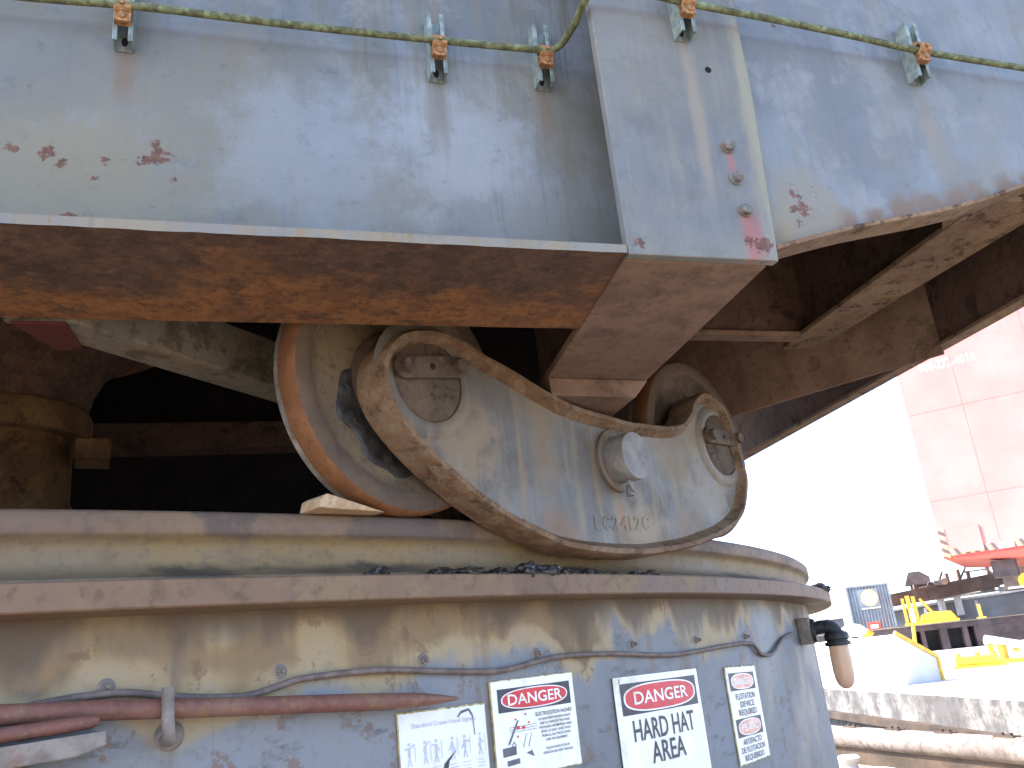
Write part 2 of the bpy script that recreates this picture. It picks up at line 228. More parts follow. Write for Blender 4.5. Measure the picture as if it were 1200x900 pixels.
def wood():
    N = NT('wood'); g = N.noise(14, 6, 0.6, co=N.mapping((1, 6, 6))); f = N.noise(60, 5, 0.6)
    M['wood'] = N.done(N.mix(N.rng(g, 0.35, 0.65), (0.55, 0.40, 0.24), (0.40, 0.26, 0.14)), 0.8, N.math('ADD', g, f), 0.3, 0.003)
wood()
ALB[0] = 1.0
plain('sign_white', (0.88, 0.87, 0.82), 0.4, 0.05, 14, bump=0.1, dirt=(0.60, 0.53, 0.38), dirtamt=0.75)
plain('sign_paper', (0.82, 0.82, 0.80), 0.6, 0.06, 14, bump=0.25, dirt=(0.62, 0.60, 0.54), dirtamt=0.5)
plain('sign_edge', (0.45, 0.36, 0.16), 0.7, 0.4, 40)
plain('sign_black', (0.045, 0.043, 0.05), 0.45, 0.15, 20, bump=0.05)
plain('sign_red', (0.62, 0.035, 0.045), 0.4, 0.1, 20, bump=0.05)
plain('sign_red_faded', (0.80, 0.34, 0.24), 0.4, 0.15, 30, bump=0.05, dirt=(0.8, 0.7, 0.6), dirtamt=0.8)
plain('sign_ink', (0.13, 0.12, 0.13), 0.5, 0.2, 40, bump=0.0)
plain('sign_ink_faint', (0.52, 0.52, 0.54), 0.5, 0.1, 40, bump=0.0)
# background
plain('deck_steel', (0.30, 0.26, 0.21), 0.8, 0.35, 1.5, dirt=(0.16, 0.10, 0.06), dirtamt=0.6)
plain('own_deck', (0.27, 0.22, 0.165), 0.85, 0.35, 1.5, dirt=(0.15, 0.09, 0.045), dirtamt=0.7)
plain('deck_pale', (0.46, 0.45, 0.43), 0.7, 0.15, 0.6, dirt=(0.35, 0.30, 0.24), dirtamt=0.4)
rusty('hull_side', (0.075, 0.072, 0.073), (0.17, 0.166, 0.16), (0.05, 0.05, 0.052), (0.06, 0.036, 0.02), 0.5, 101.0, flake=0.5, rough=0.6, bump=0.2)
plain('hull_strake', (0.04, 0.026, 0.017), 0.7, 0.4, 2.0)
rusty('pipe_white', (0.125, 0.108, 0.10), (0.18, 0.16, 0.15), (0.085, 0.066, 0.06), (0.04, 0.025, 0.02), 0.7, 105.0, flake=0.5, rough=0.6, bump=0.2)
plain('white_paint', (0.48, 0.48, 0.475), 0.5, 0.08, 2.0, dirt=(0.5, 0.45, 0.4), dirtamt=0.4)
plain('yellow_paint', (0.55, 0.33, 0.03), 0.5, 0.2, 4.0, dirt=(0.35, 0.2, 0.06), dirtamt=0.5)
plain('dark_hull', (0.06, 0.048, 0.052), 0.7, 0.3, 1.5, dirt=(0.14, 0.08, 0.05), dirtamt=0.4)
plain('dark_recess', (0.02, 0.02, 0.024), 0.8, 0.3, 1.5)
plain('grey_hull', (0.17, 0.185, 0.20), 0.6, 0.2, 0.8, dirt=(0.22, 0.16, 0.12), dirtamt=0.5)
plain('boom_brown', (0.11, 0.07, 0.052), 0.7, 0.3, 1.2, dirt=(0.09, 0.06, 0.05), dirtamt=0.5)
plain('container_blue', (0.17, 0.205, 0.245), 0.55, 0.2, 1.2, dirt=(0.22, 0.17, 0.14), dirtamt=0.5)
plain('logo_white', (0.78, 0.76, 0.68), 0.5, 0.05, 3)
plain('logo_yellow', (0.72, 0.58, 0.12), 0.5, 0.1, 3)
plain('red_paint', (0.39, 0.16, 0.145), 0.6, 0.08, 0.5, dirt=(0.41, 0.19, 0.175), dirtamt=0.5)  # red lightened in the colour itself to stand for the glare over the house
plain('red_deep', (0.36, 0.05, 0.035), 0.5, 0.15, 1.0)
plain('stripe_yellow', (0.72, 0.60, 0.16), 0.5, 0.1, 2)
plain('stripe_black', (0.06, 0.06, 0.06), 0.5, 0.1, 2)
def water():
    N = NT('water'); n = N.noise(0.9, 6, 0.6); M['water'] = N.done((0.05, 0.075, 0.08), 0.12, n, 0.5, 0.15, spec=0.5)
water()

# ------------------------------------------------------------------ mesh helpers
class MB:
    def __init__(self): self.v = []; self.f = []
    def add(self, vs, fs):
        o = len(self.v); self.v += [Vector(p) for p in vs]; self.f += [tuple(i + o for i in q) for q in fs]; return self
    def box(self, F, a0, a1, b0, b1, c0, c1):
        vs = [F(a, b, c) for c in (c0, c1) for b in (b0, b1) for a in (a0, a1)]
        return self.add(vs, [(0, 2, 3, 1), (4, 5, 7, 6), (0, 1, 5, 4), (2, 6, 7, 3), (0, 4, 6, 2), (1, 3, 7, 5)])
    def prism(self, pts, lo, hi):
        """pts: 2D points, lo/hi: functions point -> world for the two ends"""
        n = len(pts); vs = [lo(*p) for p in pts] + [hi(*p) for p in pts]
        return self.add(vs, [tuple(range(n))[::-1], tuple(range(n, 2 * n))] + [(i, (i + 1) % n, n + (i + 1) % n, n + i) for i in range(n)])
    def tube(self, pts, r, seg=12, cap=True):
        pts = [Vector(p) for p in pts]; rs = r if isinstance(r, (list, tuple)) else [r] * len(pts); o = len(self.v); ref = None
        for i, p in enumerate(pts):
            d = (pts[min(i + 1, len(pts) - 1)] - pts[max(i - 1, 0)]).normalized()
            if ref is None: ref = d.orthogonal().normalized()
            ref = (ref - d * ref.dot(d)).normalized(); q = d.cross(ref)
            for k in range(seg):
                a = 2 * math.pi * k / seg; self.v.append(p + (ref * math.cos(a) + q * math.sin(a)) * rs[i])
        for i in range(len(pts) - 1):
            for k in range(seg):
                a = o + i * seg + k; b = o + i * seg + (k + 1) % seg; self.f.append((a, b, b + seg, a + seg))
        if cap:
            self.f.append(tuple(o + k for k in range(seg))[::-1]); self.f.append(tuple(o + (len(pts) - 1) * seg + k for k in range(seg)))
        return self
    def lathe(self, prof, pos, seg, a0=0.0, a1=360.0, closed_prof=False):
        """prof list of (r, h); pos(angle_deg, r, h) -> point"""
        full = abs(a1 - a0 - 360) < 1e-6; o = len(self.v); n = len(prof); na = seg if full else seg + 1
        for k in range(na):
            a = a0 + (a1 - a0) * k / seg
            for (r, h) in prof: self.v.append(pos(a, r, h))
        for k in range(seg):
            k2 = (k + 1) % na
            for j in range(n if closed_prof else n - 1):
                j2 = (j + 1) % n; self.f.append((o + k * n + j, o + k2 * n + j, o + k2 * n + j2, o + k * n + j2))
        return self
    def disc(self, c, nrm, r, th, seg=24, r2=None):
        nrm = Vector(nrm).normalized(); x = nrm.orthogonal().normalized(); y = nrm.cross(x); c = Vector(c); r2 = r if r2 is None else r2
        lo = [c + (x * math.cos(2 * math.pi * k / seg) + y * math.sin(2 * math.pi * k / seg)) * r for k in range(seg)]
        hi = [c + nrm * th + (x * math.cos(2 * math.pi * k / seg) + y * math.sin(2 * math.pi * k / seg)) * r2 for k in range(seg)]
        return self.add(lo + hi, [tuple(range(seg))[::-1], tuple(range(seg, 2 * seg))] + [(k, (k + 1) % seg, seg + (k + 1) % seg, seg + k) for k in range(seg)])
    def build(self, name, mat, parent=None, base=None, bevel=0.0, smooth=None, seg=2):
        base = Vector(base) if base is not None else (BASE[parent.name] if parent else Vector())
        me = bpy.data.meshes.new(name); me.from_pydata([tuple(p - base) for p in self.v], [], self.f)
        bm = bmesh.new(); bm.from_mesh(me); bmesh.ops.recalc_face_normals(bm, faces=bm.faces)
        if smooth is not None:
            for f in bm.faces: f.smooth = True
            for e in bm.edges:
                if len(e.link_faces) == 2 and e.calc_face_angle(0) > R_(smooth): e.smooth = False
        bm.to_mesh(me); bm.free()
        me.materials.append(M[mat]); o = bpy.data.objects.new(name, me); COL.objects.link(o)
        if parent: o.parent = parent
        else: o.location = base
        BASE[o.name] = base
        if bevel:
            b = o.modifiers.new('bevel', 'BEVEL'); b.width = bevel; b.segments = seg; b.limit_method = 'ANGLE'; b.angle_limit = R_(35)
        return o
BASE = {}
def thing(name, loc, label, cat, group=None, rot=None):
    o = bpy.data.objects.new(name, None); COL.objects.link(o); o.location = loc; BASE[o.name] = Vector(loc); o.empty_display_size = 0.1
    if rot: o.rotation_euler = rot
    return tag(o, label, cat, group)
def tag(o, label, cat, group=None, kind=None):
    o['label'] = label
    if cat: o['category'] = cat
    if group: o['group'] = group
    if kind: o['kind'] = kind
    return o
def struct(o, label=None):
    o['kind'] = 'structure'
    if label: o['label'] = label
    return o
def copy_tree(o, parent=None):
    c = o.copy(); COL.objects.link(c); c.parent = parent
    for ch in o.children: copy_tree(ch, c)
    return c
def catmull(pts, n=4):
    out = []; k = len(pts)
    for i in range(k):
        p0, p1, p2, p3 = (Vector((*pts[(i + j) % k], 0)) for j in (-1, 0, 1, 2))
        for a in range(n):
            t = a / n; q = 0.5 * ((2 * p1) + (p2 - p0) * t + (2 * p0 - 5 * p1 + 4 * p2 - p3) * t * t + (3 * p1 - p0 - 3 * p2 + p3) * t ** 3)
            out.append((q.x, q.y))
    return out
def spline(pts, n=6):
    out = []; P = [Vector(p) for p in pts]
    for i in range(len(P) - 1):
        p0 = P[max(i - 1, 0)]; p1 = P[i]; p2 = P[i + 1]; p3 = P[min(i + 2, len(P) - 1)]
        for a in range(n):
            t = a / n; out.append(0.5 * ((2 * p1) + (p2 - p0) * t + (2 * p0 - 5 * p1 + 4 * p2 - p3) * t * t + (3 * p1 - p0 - 3 * p2 + p3) * t ** 3))
    out.append(P[-1]); return out
def inset(pts, d):
    n = len(pts); area = sum(pts[i][0] * pts[(i + 1) % n][1] - pts[(i + 1) % n][0] * pts[i][1] for i in range(n)); sgn = 1 if area > 0 else -1; out = []
    for i in range(n):
        a = Vector(pts[i - 1]); b = Vector(pts[(i + 1) % n]); t = (b - a).normalized(); nn = Vector((-t.y, t.x)) * sgn
        out.append((pts[i][0] + nn.x * d, pts[i][1] + nn.y * d))
    return out
_txt = {}
def text2d(s):
    """flat triangulated lettering, unit: cap height 1, starts at x = 0; returns verts, faces, width"""
    if s in _txt: return _txt[s]
    cu = bpy.data.curves.new('lettering', 'FONT'); cu.body = s; cu.resolution_u = 3; cu.offset = 0.014; ob = bpy.data.objects.new('lettering', cu); COL.objects.link(ob)
    dg = bpy.context.evaluated_depsgraph_get(); me = bpy.data.meshes.new_from_object(ob.evaluated_get(dg))
    vs = [(v.co.x, v.co.y) for v in me.vertices]; fs = [tuple(p.vertices) for p in me.polygons]
    bpy.data.objects.remove(ob); bpy.data.curves.remove(cu); bpy.data.meshes.remove(me)
    x0 = min(v[0] for v in vs); x1 = max(v[0] for v in vs); k = 1 / 0.69
    vs = [((x - x0) * k, y * k) for x, y in vs]; _txt[s] = (vs, fs, (x1 - x0) * k); return _txt[s]
def put_text(mb, s, x, y, w, h, F, align='c'):
    """lettering in the sign's own plane: centre x, baseline y, width w, cap height h"""
    vs, fs, tw = text2d(s); sx = w / tw; x0 = x - w / 2 if align == 'c' else x
    mb.add([F(x0 + vx * sx, y + vy * h) for vx, vy in vs], fs)

# ================================================================== SETTING
def sheet(name, pts, z, mat, base=(0, 0, 0)):
    mb = MB(); mb.add([(x, y, z) for x, y in pts], [tuple(range(len(pts)))]); return mb.build(name, mat, base=base)
struct(sheet('water', [(-3000, -3000), (3000, -3000), (3000, 3000), (-3000, 3000)], -1.3, 'water'))
EA, EB = Vector((5.28, 10.5)), Vector((4.46, 14.04)); ed = (EB - EA).normalized()
e0 = EA - ed * 26; e1 = EA + ed * 24
mb = MB(); pts = [(-30, e0.y), (e0.x, e0.y), (e1.x, e1.y), (-30, e1.y)]
mb.prism(pts, lambda x, y: Vector((x, y, -1.8)), lambda x, y: Vector((x, y, 0)))
own = mb.build('barge_deck', 'own_deck'); struct(own)

# ================================================================== CRANE TUB AND RAIL
tub = thing('crane_tub', (TC.x, TC.y, 0), 'large round steel tub with blue-grey paint and tan rust runs, carrying the crane', 'crane base')
RW = 5.385
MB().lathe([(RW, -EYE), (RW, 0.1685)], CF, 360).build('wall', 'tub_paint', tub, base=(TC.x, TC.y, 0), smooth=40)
MB().lathe([(RW - 0.45, 0.168), (5.497, 0.168), (5.5, 0.171), (5.5, 0.214), (5.497, 0.217), (RW - 0.45, 0.217)], CF, 360, closed_prof=True).build('top_flange', 'flange_rust', tub, smooth=30)
rail = MB().lathe([(5.27, 0.2175), (5.455, 0.2175), (5.455, 0.226), (5.425, 0.234), (5.402, 0.246), (5.396, 0.262), (5.396, 0.288), (5.404, 0.300), (5.418, 0.306), (5.422, 0.312), (5.422, 0.345), (5.414, 0.352), (5.31, 0.353), (5.30, 0.312), (5.33, 0.295), (5.33, 0.25), (5.27, 0.226)], CF, 360, closed_prof=True).build('crane_rail', 'rail_steel', base=(TC.x, TC.y, 0), smooth=50)
tag(rail, 'brown curved steel rail running round the top of the tub under the roller truck', 'rail')
# studs along the cable
def stud_mesh():
    mb = MB(); mb.disc((0, 0, 0), (1, 0, 0), 0.015, 0.002, 20, 0.011); mb.disc((0.002, 0, 0), (1, 0, 0), 0.0085, 0.008, 6); mb.disc((0.010, 0, 0), (1, 0, 0), 0.005, 0.010, 10, 0.0042); return mb
st0 = None
for i, (th, z) in enumerate(((-55.02, .051), (-51.75, .052), (-48.3, .050), (-44.76, .044), (-40.71, .047), (-36.99, .046), (-33.0, .046))):
    if st0 is None:
        st0 = stud_mesh().build('stud', 'hook_tan', tub, base=(0, 0, 0), bevel=0.001); o = st0
    else: o = st0.copy(); COL.objects.link(o); o.parent = tub
    o.location = CF(th, RW, z) - BASE['crane_tub']; o.rotation_euler = (random.uniform(0, 1), 0, R_(th))
# grease clumps squeezed out between rail and flange
def lump(c, rx, ry, rz, seed, mb):
    bm = bmesh.new(); bmesh.ops.create_icosphere(bm, subdivisions=3, radius=1)
    for v in bm.verts:
        k = 1 + 0.55 * mnoise.fractal(v.co * 1.9 + Vector((seed, seed * 2.1, 0)), 1.0, 2.0, 4); v.co = v.co * k
    mb.add([Vector(c) + Vector((v.co.x * rx, v.co.y * ry, v.co.z * rz)) for v in bm.verts], [tuple(v.index for v in f.verts) for f in bm.faces]); bm.free()
for i, (a, b, n, sz) in enumerate(((-50.2, -49.7, 7, .012), (-48.6, -46.2, 40, .010), (-46.2, -44.0, 34, .013), (-44.0, -40.0, 26, .008), (-23.5, -19.5, 22, .014))):
    mb = MB()
    for k in range(n):
        s = sz * (0.25 + 1.7 * random.random() ** 2.2); lump(CF(random.uniform(a, b), random.uniform(5.462, 5.49), 0.219 + s * 0.25), s * random.uniform(0.9, 1.8), s * random.uniform(0.9, 1.6), s * random.uniform(0.4, 0.9), random.random() * 50, mb)
    o = mb.build('grease_clump', 'grease', tub, smooth=60); o['kind'] = 'stuff'

# ================================================================== REVOLVING FRAME
SUP = thing('crane_underframe', O0, 'blue-grey painted steel underframe of the revolving crane with rusty underside', 'crane frame')
def sprism(pts, t0, t1): return MB().prism(pts, lambda s, z: SF(s, t0, z), lambda s, z: SF(s, t1, z))
def hprism(pts, z0, z1): return MB().prism(pts, lambda s, t: SF(s, t, z0), lambda s, t: SF(s, t, z1))
MB().box(SF, -9, 0.30, 0.20, 0.214, 0.0205, 2.75).build('girder_web', 'web_paint', SUP)
# bottom flange with a slightly uneven, chipped front edge
mb = MB(); n = 420; rows = []
for i in range(n + 1):
    s = -9 + 8.997 * (i / n) ** 0.6; back = 0.412; w0 = 0.0016 * mnoise.fractal(Vector((s * 7, 0.3, 0)), 1, 2, 4); w1 = 0.0012 * mnoise.fractal(Vector((s * 11, 5.3, 0)), 1, 2, 4)
    se = s + (0.0 if i < n else 0.0)
    sk = 0.041 * max(0.0, 1 + s / 0.4)
    rows.append([SF(se, w0, 0.001 + w1), SF(se, w0 * 0.4, 0.021), SF(se + sk, back + w1, 0.02), SF(se + sk, back + w0, 0.0)])
vs = [p for r in rows for p in r]; fs = [(i * 4 + j, i * 4 + (j + 1) % 4, i * 4 + 4 + (j + 1) % 4, i * 4 + 4 + j) for i in range(n) for j in range(4)] + [(0, 1, 2, 3), (n * 4, n * 4 + 3, n * 4 + 2, n * 4 + 1)]
fl = MB().add(vs, fs).build('bottom_flange', 'under_rust', SUP)
fl.data.materials.append(M['edge_paint'])
for p in fl.data.polygons:
    if abs(p.normal.dot(TX)) > 0.75 and p.normal.dot(TX) < 0: p.material_index = 1
fp = sprism([(0, -0.001), (.373, -0.001), (.403, .48), (.412, 2.75), (0, 2.75)], 0.0, 0.026).build('front_plate', 'plate_paint', SUP, bevel=0.003)
for s, z in ((.298, .293), (.303, .208), (.309, .124)):
    b = MB().disc(SF(s, 0, z), -TX, 0.0145, 0.004, 20).disc(SF(s, -0.004, z), -TX, 0.013, 0.011, 6, 0.0120).build('bolt_head', 'bolt_grey', fp, bevel=0.002)
MB().disc(SF(.290, 0.0005, .513), -TX, 0.0075, 0.0011, 20).build('drilled_hole', 'void_dark', fp)
hprism([(0.0, .0275), (.357, .0275), (.412, .795), (.44, 1.5), (.10, 1.48), (.075, .77)], -0.002, 0.022).build('foot_plate', 'foot_rust', SUP, bevel=0.003)
mb = MB(); top = [(.078, .776), (.414, .800), (.424, 1.45), (.085, 1.43)]; bot = [(.082, .778), (.365, .805), (.372, 1.44), (.09, 1.43)]
mb.add([SF(s, t, -.003) for s, t in top] + [SF(s, t, -.058) for s, t in bot], [(0, 1, 2, 3), (7, 6, 5, 4), (0, 4, 5, 1), (1, 5, 6, 2), (2, 6, 7, 3), (3, 7, 4, 0)])
mb.build('foot_pad', 'foot_rust', SUP, bevel=0.003)
MB().box(SF, .17, .20, .028, 1.1, .0225, 1.6).build('foot_rib', 'inner_rust', SUP)
rb = [(.33, .03), (.38, .045), (.604, .109), (.875, .172), (1.05, .222), (1.186, .27), (1.6, .41), (2.6, .72)]
sprism(rb + [(2.6, 2.75), (.33, 2.75)], .0265, .038).build('side_web', 'right_paint', SUP)
mb = MB(); m_ = len(rb) - 1
fr = spline([Vector((s, z, 0)) for s, z in rb[1:]], 8); vs = []
for p in fr: vs += [SF(p.x, .006, p.y - .012), SF(p.x, .006, p.y + .0), SF(p.x, .085, p.y + .0), SF(p.x, .085, p.y - .012)]
k = len(fr); fs = [(i * 4 + j, i * 4 + (j + 1) % 4, i * 4 + 4 + (j + 1) % 4, i * 4 + 4 + j) for i in range(k - 1) for j in range(4)] + [(0, 1, 2, 3), (k * 4 - 1, k * 4 - 2, k * 4 - 3, k * 4 - 4)]
mb.add(vs, fs).build('side_flange', 'beam_rust', SUP, bevel=0.002)
# cross beam between side web and haunch
hprism([(1.150, .09), (1.398, .09), (1.371, 1.20), (1.222, 1.20)], .270, .288).build('cross_beam_flange', 'beam_rust', SUP, bevel=0.003)
MB().box(SF, 1.28, 1.295, .09, 1.19, .2885, 1.9).build('cross_beam_web', 'inner_rust', SUP)
hprism([(1.0, .09), (1.149, .09), (1.162, .27)], .273, .281).build('corner_gusset', 'beam_rust', SUP)
MB().box(SF, .50, 1.221, 1.06, 1.13, .270, .286).build('haunch_flange', 'foot_rust', SUP, bevel=0.002)
MB().box(SF, .50, 1.279, 1.10, 1.115, .2865, 1.9).build('haunch_flange_web', 'inner_rust', SUP)
mb = MB(); hp = ((1.672, .880, .13), (1.672, .880, 1.9), (.75, 2.417, 1.9), (.75, 2.417, .13)); mb.add([SF(*p) for p in hp] + [SF(p[0] + .012, p[1] + .008, p[2]) for p in hp], [(0, 1, 2, 3), (7, 6, 5, 4), (0, 4, 5, 1), (1, 5, 6, 2), (2, 6, 7, 3), (3, 7, 4, 0)]); mb.build('haunch_plate', 'foot_rust', SUP, bevel=0.003)
hprism([(1.605, .0), (1.62, .0), (2.135, 7), (2.12, 7)], .172, 2.199).build('fascia_web', 'inner_rust', SUP)
hprism([(1.585, -.02), (1.648, -.02), (2.165, 7), (2.10, 7)], .157, .171).build('fascia_flange', 'beam_rust', SUP, bevel=0.002)
MB().box(SF, -9, 1.60, .22, 9.0, 2.2, 2.26).build('shade_deck_plate', 'inner_rust', SUP)  # deck slab overhead, spread wide to shade the underframe from the sun
MB().box(SF, -4.5, 1.30, 2.6, 2.62, -.59, 2.199).build('blackout_bulkhead', 'void_dark', SUP)  # added back wall, coloured near-black so the interior stays dark
MB().box(SF, -4.52, -4.5, .25, 2.6, -.59, 2.199).build('sun_block_bulkhead', 'void_dark', SUP)  # unseen wall added at the left to stop sun getting under the girder
MB().box(SF, -3.2, -.2, 2.46, 2.6, .27, .39).build('bulkhead_stiffener', 'inner_rust', SUP, bevel=0.004)
# diagonal brace
A0 = Vector((-1.15, .418)); A1 = Vector((-.30, 1.243)); bd = (A1 - A0).normalized(); bn = Vector((-bd.y, bd.x)) * 0.105
mb = MB(); mb.prism([tuple(A0 + bd * .012), tuple(A1), tuple(A1 + bn), tuple(A0 + bn + bd * -.09)], lambda s, t: SF(s, t, -.004), lambda s, t: SF(s, t, .135)); mb.build('diagonal_brace', 'brace_paint', SUP, bevel=0.006)
hprism([(-1.27, .415), (-1.16, .415), (-1.15, .56), (-1.20, .58)], -.012, -.0045).build('brace_end_plate', 'red_lead', SUP, bevel=0.002)
# king post seen below the left end of the brace
KP = PF(-32.0, 2.9, 0)
kp = thing('kingpost', (KP.x, KP.y, EYE + 0.217), 'rusty round kingpost with stepped collar inside the tub beside the brace', 'post')
def KPF(a, r, z): return Vector((KP.x + r * math.cos(R_(a)), KP.y + r * math.sin(R_(a)), EYE + z))
MB().lathe([(0.205, 0.20), (0.205, 0.60), (0.195, 0.62), (0.195, 0.82)], KPF, 64).build('shaft', 'column_rust', kp, smooth=40)
MB().lathe([(0.19, 0.80), (0.243, 0.80), (0.247, 0.806), (0.247, 0.872), (0.240, 0.885), (0.21, 0.895)], KPF, 64).build('collar', 'column_rust', kp, smooth=40)
MB().lathe([(0.20, 0.885), (0.232, 0.90), (0.245, 0.96), (0.29, 1.05), (0.40, 1.13), (0.50, 1.17), (0.5, 1.3)], KPF, 64).build('flared_head', 'under_rust', kp, smooth=60)
bp = PF(-27.1, 2.72, 0); bx = Vector((math.cos(R_(27.1)), math.sin(R_(27.1)), 0)); by = Vector((-bx.y, bx.x, 0))
MB().box(lambda a, b, c: Vector((bp.x, bp.y, EYE)) + bx * a + by * b + Vector((0, 0, c)), -.046, .05, -.02, .12, .715, .775).build('locking_block', 'column_rust', kp, bevel=0.006)

# ================================================================== ROLLER TRUCK
TR = thing('roller_truck', KF(0, 5.36, 0.353), 'grey cast two-wheel roller truck standing on the curved rail', 'roller truck')
OUT = [(-0.829, 0.621), (-0.819, 0.664), (-0.786, 0.707), (-0.735, 0.74), (-0.661, 0.757), (-0.581, 0.752), (-0.516, 0.731), (-0.422, 0.71), (-0.278, 0.67), (-0.192, 0.654), (-0.069, 0.647), (0.089, 0.645), (0.221, 0.654), (0.318, 0.67), (0.395, 0.717), (0.436, 0.768), (0.512, 0.806), (0.609, 0.781), (0.652, 0.716), (0.684, 0.593), (0.687, 0.517), (0.619, 0.415), (0.505, 0.354), (0.356, 0.312), (0.161, 0.28), (-0.05, 0.266), (-0.258, 0.274), (-0.365, 0.295), (-0.463, 0.326), (-0.529, 0.353), (-0.616, 0.398), (-0.714, 0.46), (-0.79, 0.528), (-0.822, 0.579)]
WU = (-.68, .585); WZ = 0.6535
def frame_plate(mir):
    rr = (lambda r: 5.36 - (r - 5.36)) if mir else (lambda r: r)
    o1 = catmull(OUT, 5); o1 = [(u + 0.003 * mnoise.noise(Vector((u * 9, z * 9, 3))), z + 0.003 * mnoise.noise(Vector((u * 9, z * 9, 8)))) for u, z in o1]
    i1 = inset(o1, 0.020); i2 = inset(o1, 0.034); n = len(o1); mb = MB()
    lay = [(o1, 5.417), (o1, 5.497), (inset(o1, 0.004), 5.504), (inset(o1, 0.016), 5.505), (i1, 5.498), (i2, 5.476)]
    vs = [KF(u, rr(r), z) for pts, r in lay for u, z in pts]
    fs = [(a * n + i, a * n + (i + 1) % n, (a + 1) * n + (i + 1) % n, (a + 1) * n + i) for a in range(len(lay) - 1) for i in range(n)]
    mb.add(vs, fs); rim = mb
    wb = MB(); w = inset(o1, 0.030); wb.prism(w, lambda u, z: KF(u, rr(5.44), z), lambda u, z: KF(u, rr(5.477), z))
    w2 = wb.build('side_frame', 'cast_grey', TR); r = rim.build('rim', 'cast_edge', w2, base=BASE[TR.name], smooth=50)
    return w2
sf = frame_plate(False); frame_plate(True)
def ring(mb, u, z, prof, seg=56, sgn=1):
    def pos(a, r, h): return KF(u + r * math.cos(R_(a)), h, z + r * math.sin(R_(a)))
    return mb.lathe(prof, pos, seg)
for wi, wu in enumerate(WU):
    bo = ring(MB(), wu, WZ - .012, [(0.145, 5.472), (0.136, 5.479), (0.124, 5.485), (0.108, 5.487), (0.101, 5.484), (0.100, 5.470)]).build('axle_boss', 'cast_grey', sf, smooth=60)
    ax = ring(MB(), wu, WZ - .012, [(0.0, 5.485), (0.092, 5.485), (0.098, 5.481), (0.0995, 5.47)]).build('axle_end', 'cap_dark', sf, smooth=40)
    # keeper plate with two bolts across the axle end
    tilt = 0.18 if wi == 0 else 0.05
    def KK(a, b, c, wu=wu, tilt=tilt): return KF(wu + a * math.cos(tilt) - c * math.sin(tilt), b, WZ + .012 + a * math.sin(tilt) + c * math.cos(tilt))
    pts = [(math.cos(R_(a)) * .026 + (.082 if -90 <= a <= 90 else -.082), math.sin(R_(a)) * .026) for a in range(-90, 271, 15)]
    MB().prism(pts, lambda a, c: KK(a, 5.4855, c), lambda a, c: KK(a, 5.500, c)).build('keeper_plate', 'cap_dark', sf, bevel=0.002)
    for sx in (-1, 1):
        MB().disc(KK(sx * .082, 5.500, 0), NR, 0.021, 0.004, 20).disc(KK(sx * .082, 5.504, 0), NR, 0.019, 0.014, 6, 0.0175).build('keeper_bolt', 'cap_dark', sf, bevel=0.002)
    MB().disc(KK(0, 5.4995, 0), NR, 0.008, 0.0012, 12).build('keeper_hole', 'void_dark', sf)
    WH = bpy.data.objects.new('wheel', None)
    tr = 0.300
    w = ring(MB(), wu, WZ, [(tr - .006, 5.330), (tr, 5.336), (tr, 5.398), (tr - .006, 5.407)], 96).build('wheel', 'wheel_tread', TR, smooth=50)
    ring(MB(), wu, WZ, [(tr - .006, 5.407), (tr - .010, 5.409), (.262, 5.409), (.252, 5.404)], 96).build('wheel_rim', 'wheel_rim', w, smooth=50, base=BASE[TR.name])
    ring(MB(), wu, WZ, [(.252, 5.404), (.240, 5.388), (.215, 5.378), (.160, 5.374), (.135, 5.380)], 96).build('wheel_disc', 'wheel_tan' if wi == 0 else 'cap_dark', w, smooth=60, base=BASE[TR.name])
    ring(MB(), wu, WZ, [(.135, 5.380), (.128, 5.400), (.120, 5.412), (.0, 5.412)], 64).build('wheel_hub', 'wheel_rim', w, smooth=50, base=BASE[TR.name])
    ring(MB(), wu, WZ, [(.0, 5.330), (tr - .006, 5.330)], 96).build('wheel_back', 'wheel_tan', w, base=BASE[TR.name])
    ring(MB(), wu, WZ, [(tr + .0006, 5.337), (tr + .0006, 5.353)], 96).build('polished_tread', 'bright_steel', w, smooth=60, base=BASE[TR.name])
    # axle grease smeared over the lower half of the disc
    mb = MB(); pts = []; nn = 60
    prof = lambda q: 5.3765 if .155 <= q <= .215 else (5.3765 + (q - .215) * .42 if q > .215 else 5.3765 + (.155 - q) * .25)
    g0, g1 = (172, 330) if wi == 0 else (200, 300)
    vs = []
    for i in range(nn + 1):
        a = g0 + (g1 - g0) * i / nn; e = math.sin(math.pi * i / nn) ** 0.5
        ro = .137 + (.070 + .030 * mnoise.noise(Vector((a * .06, 1.7, wi)))) * e; 
        for j in range(7):
            q = .137 + (ro - .137) * j / 6; hh = prof(q) + .0025 + .004 * (1 - (j / 6) ** 2) * (.5 + mnoise.noise(Vector((a * .12, q * 60, 2)))); 
            if j == 6: hh = prof(q) - .001
            vs.append(KF(wu + q * math.cos(R_(a)), hh, WZ + q * math.sin(R_(a))))
    mb.add(vs, [(i * 7 + j, i * 7 + 7 + j, i * 7 + 8 + j, i * 7 + 1 + j) for i in range(nn) for j in range(6)]).build('grease_smear', 'grease', w, smooth=70, base=BASE[TR.name])
PU, PZ = -.006, .526
ring(MB(), PU, PZ, [(0.088, 5.477), (0.088, 5.488), (0.084, 5.491), (0.066, 5.491)]).build('pivot_washer', 'cast_grey', sf, smooth=40)
pv = ring(MB(), PU, PZ, [(0.066, 5.478), (0.066, 5.545), (0.064, 5.549), (0.0, 5.5495)]).build('pivot_pin', 'pin_face', TR, smooth=40)
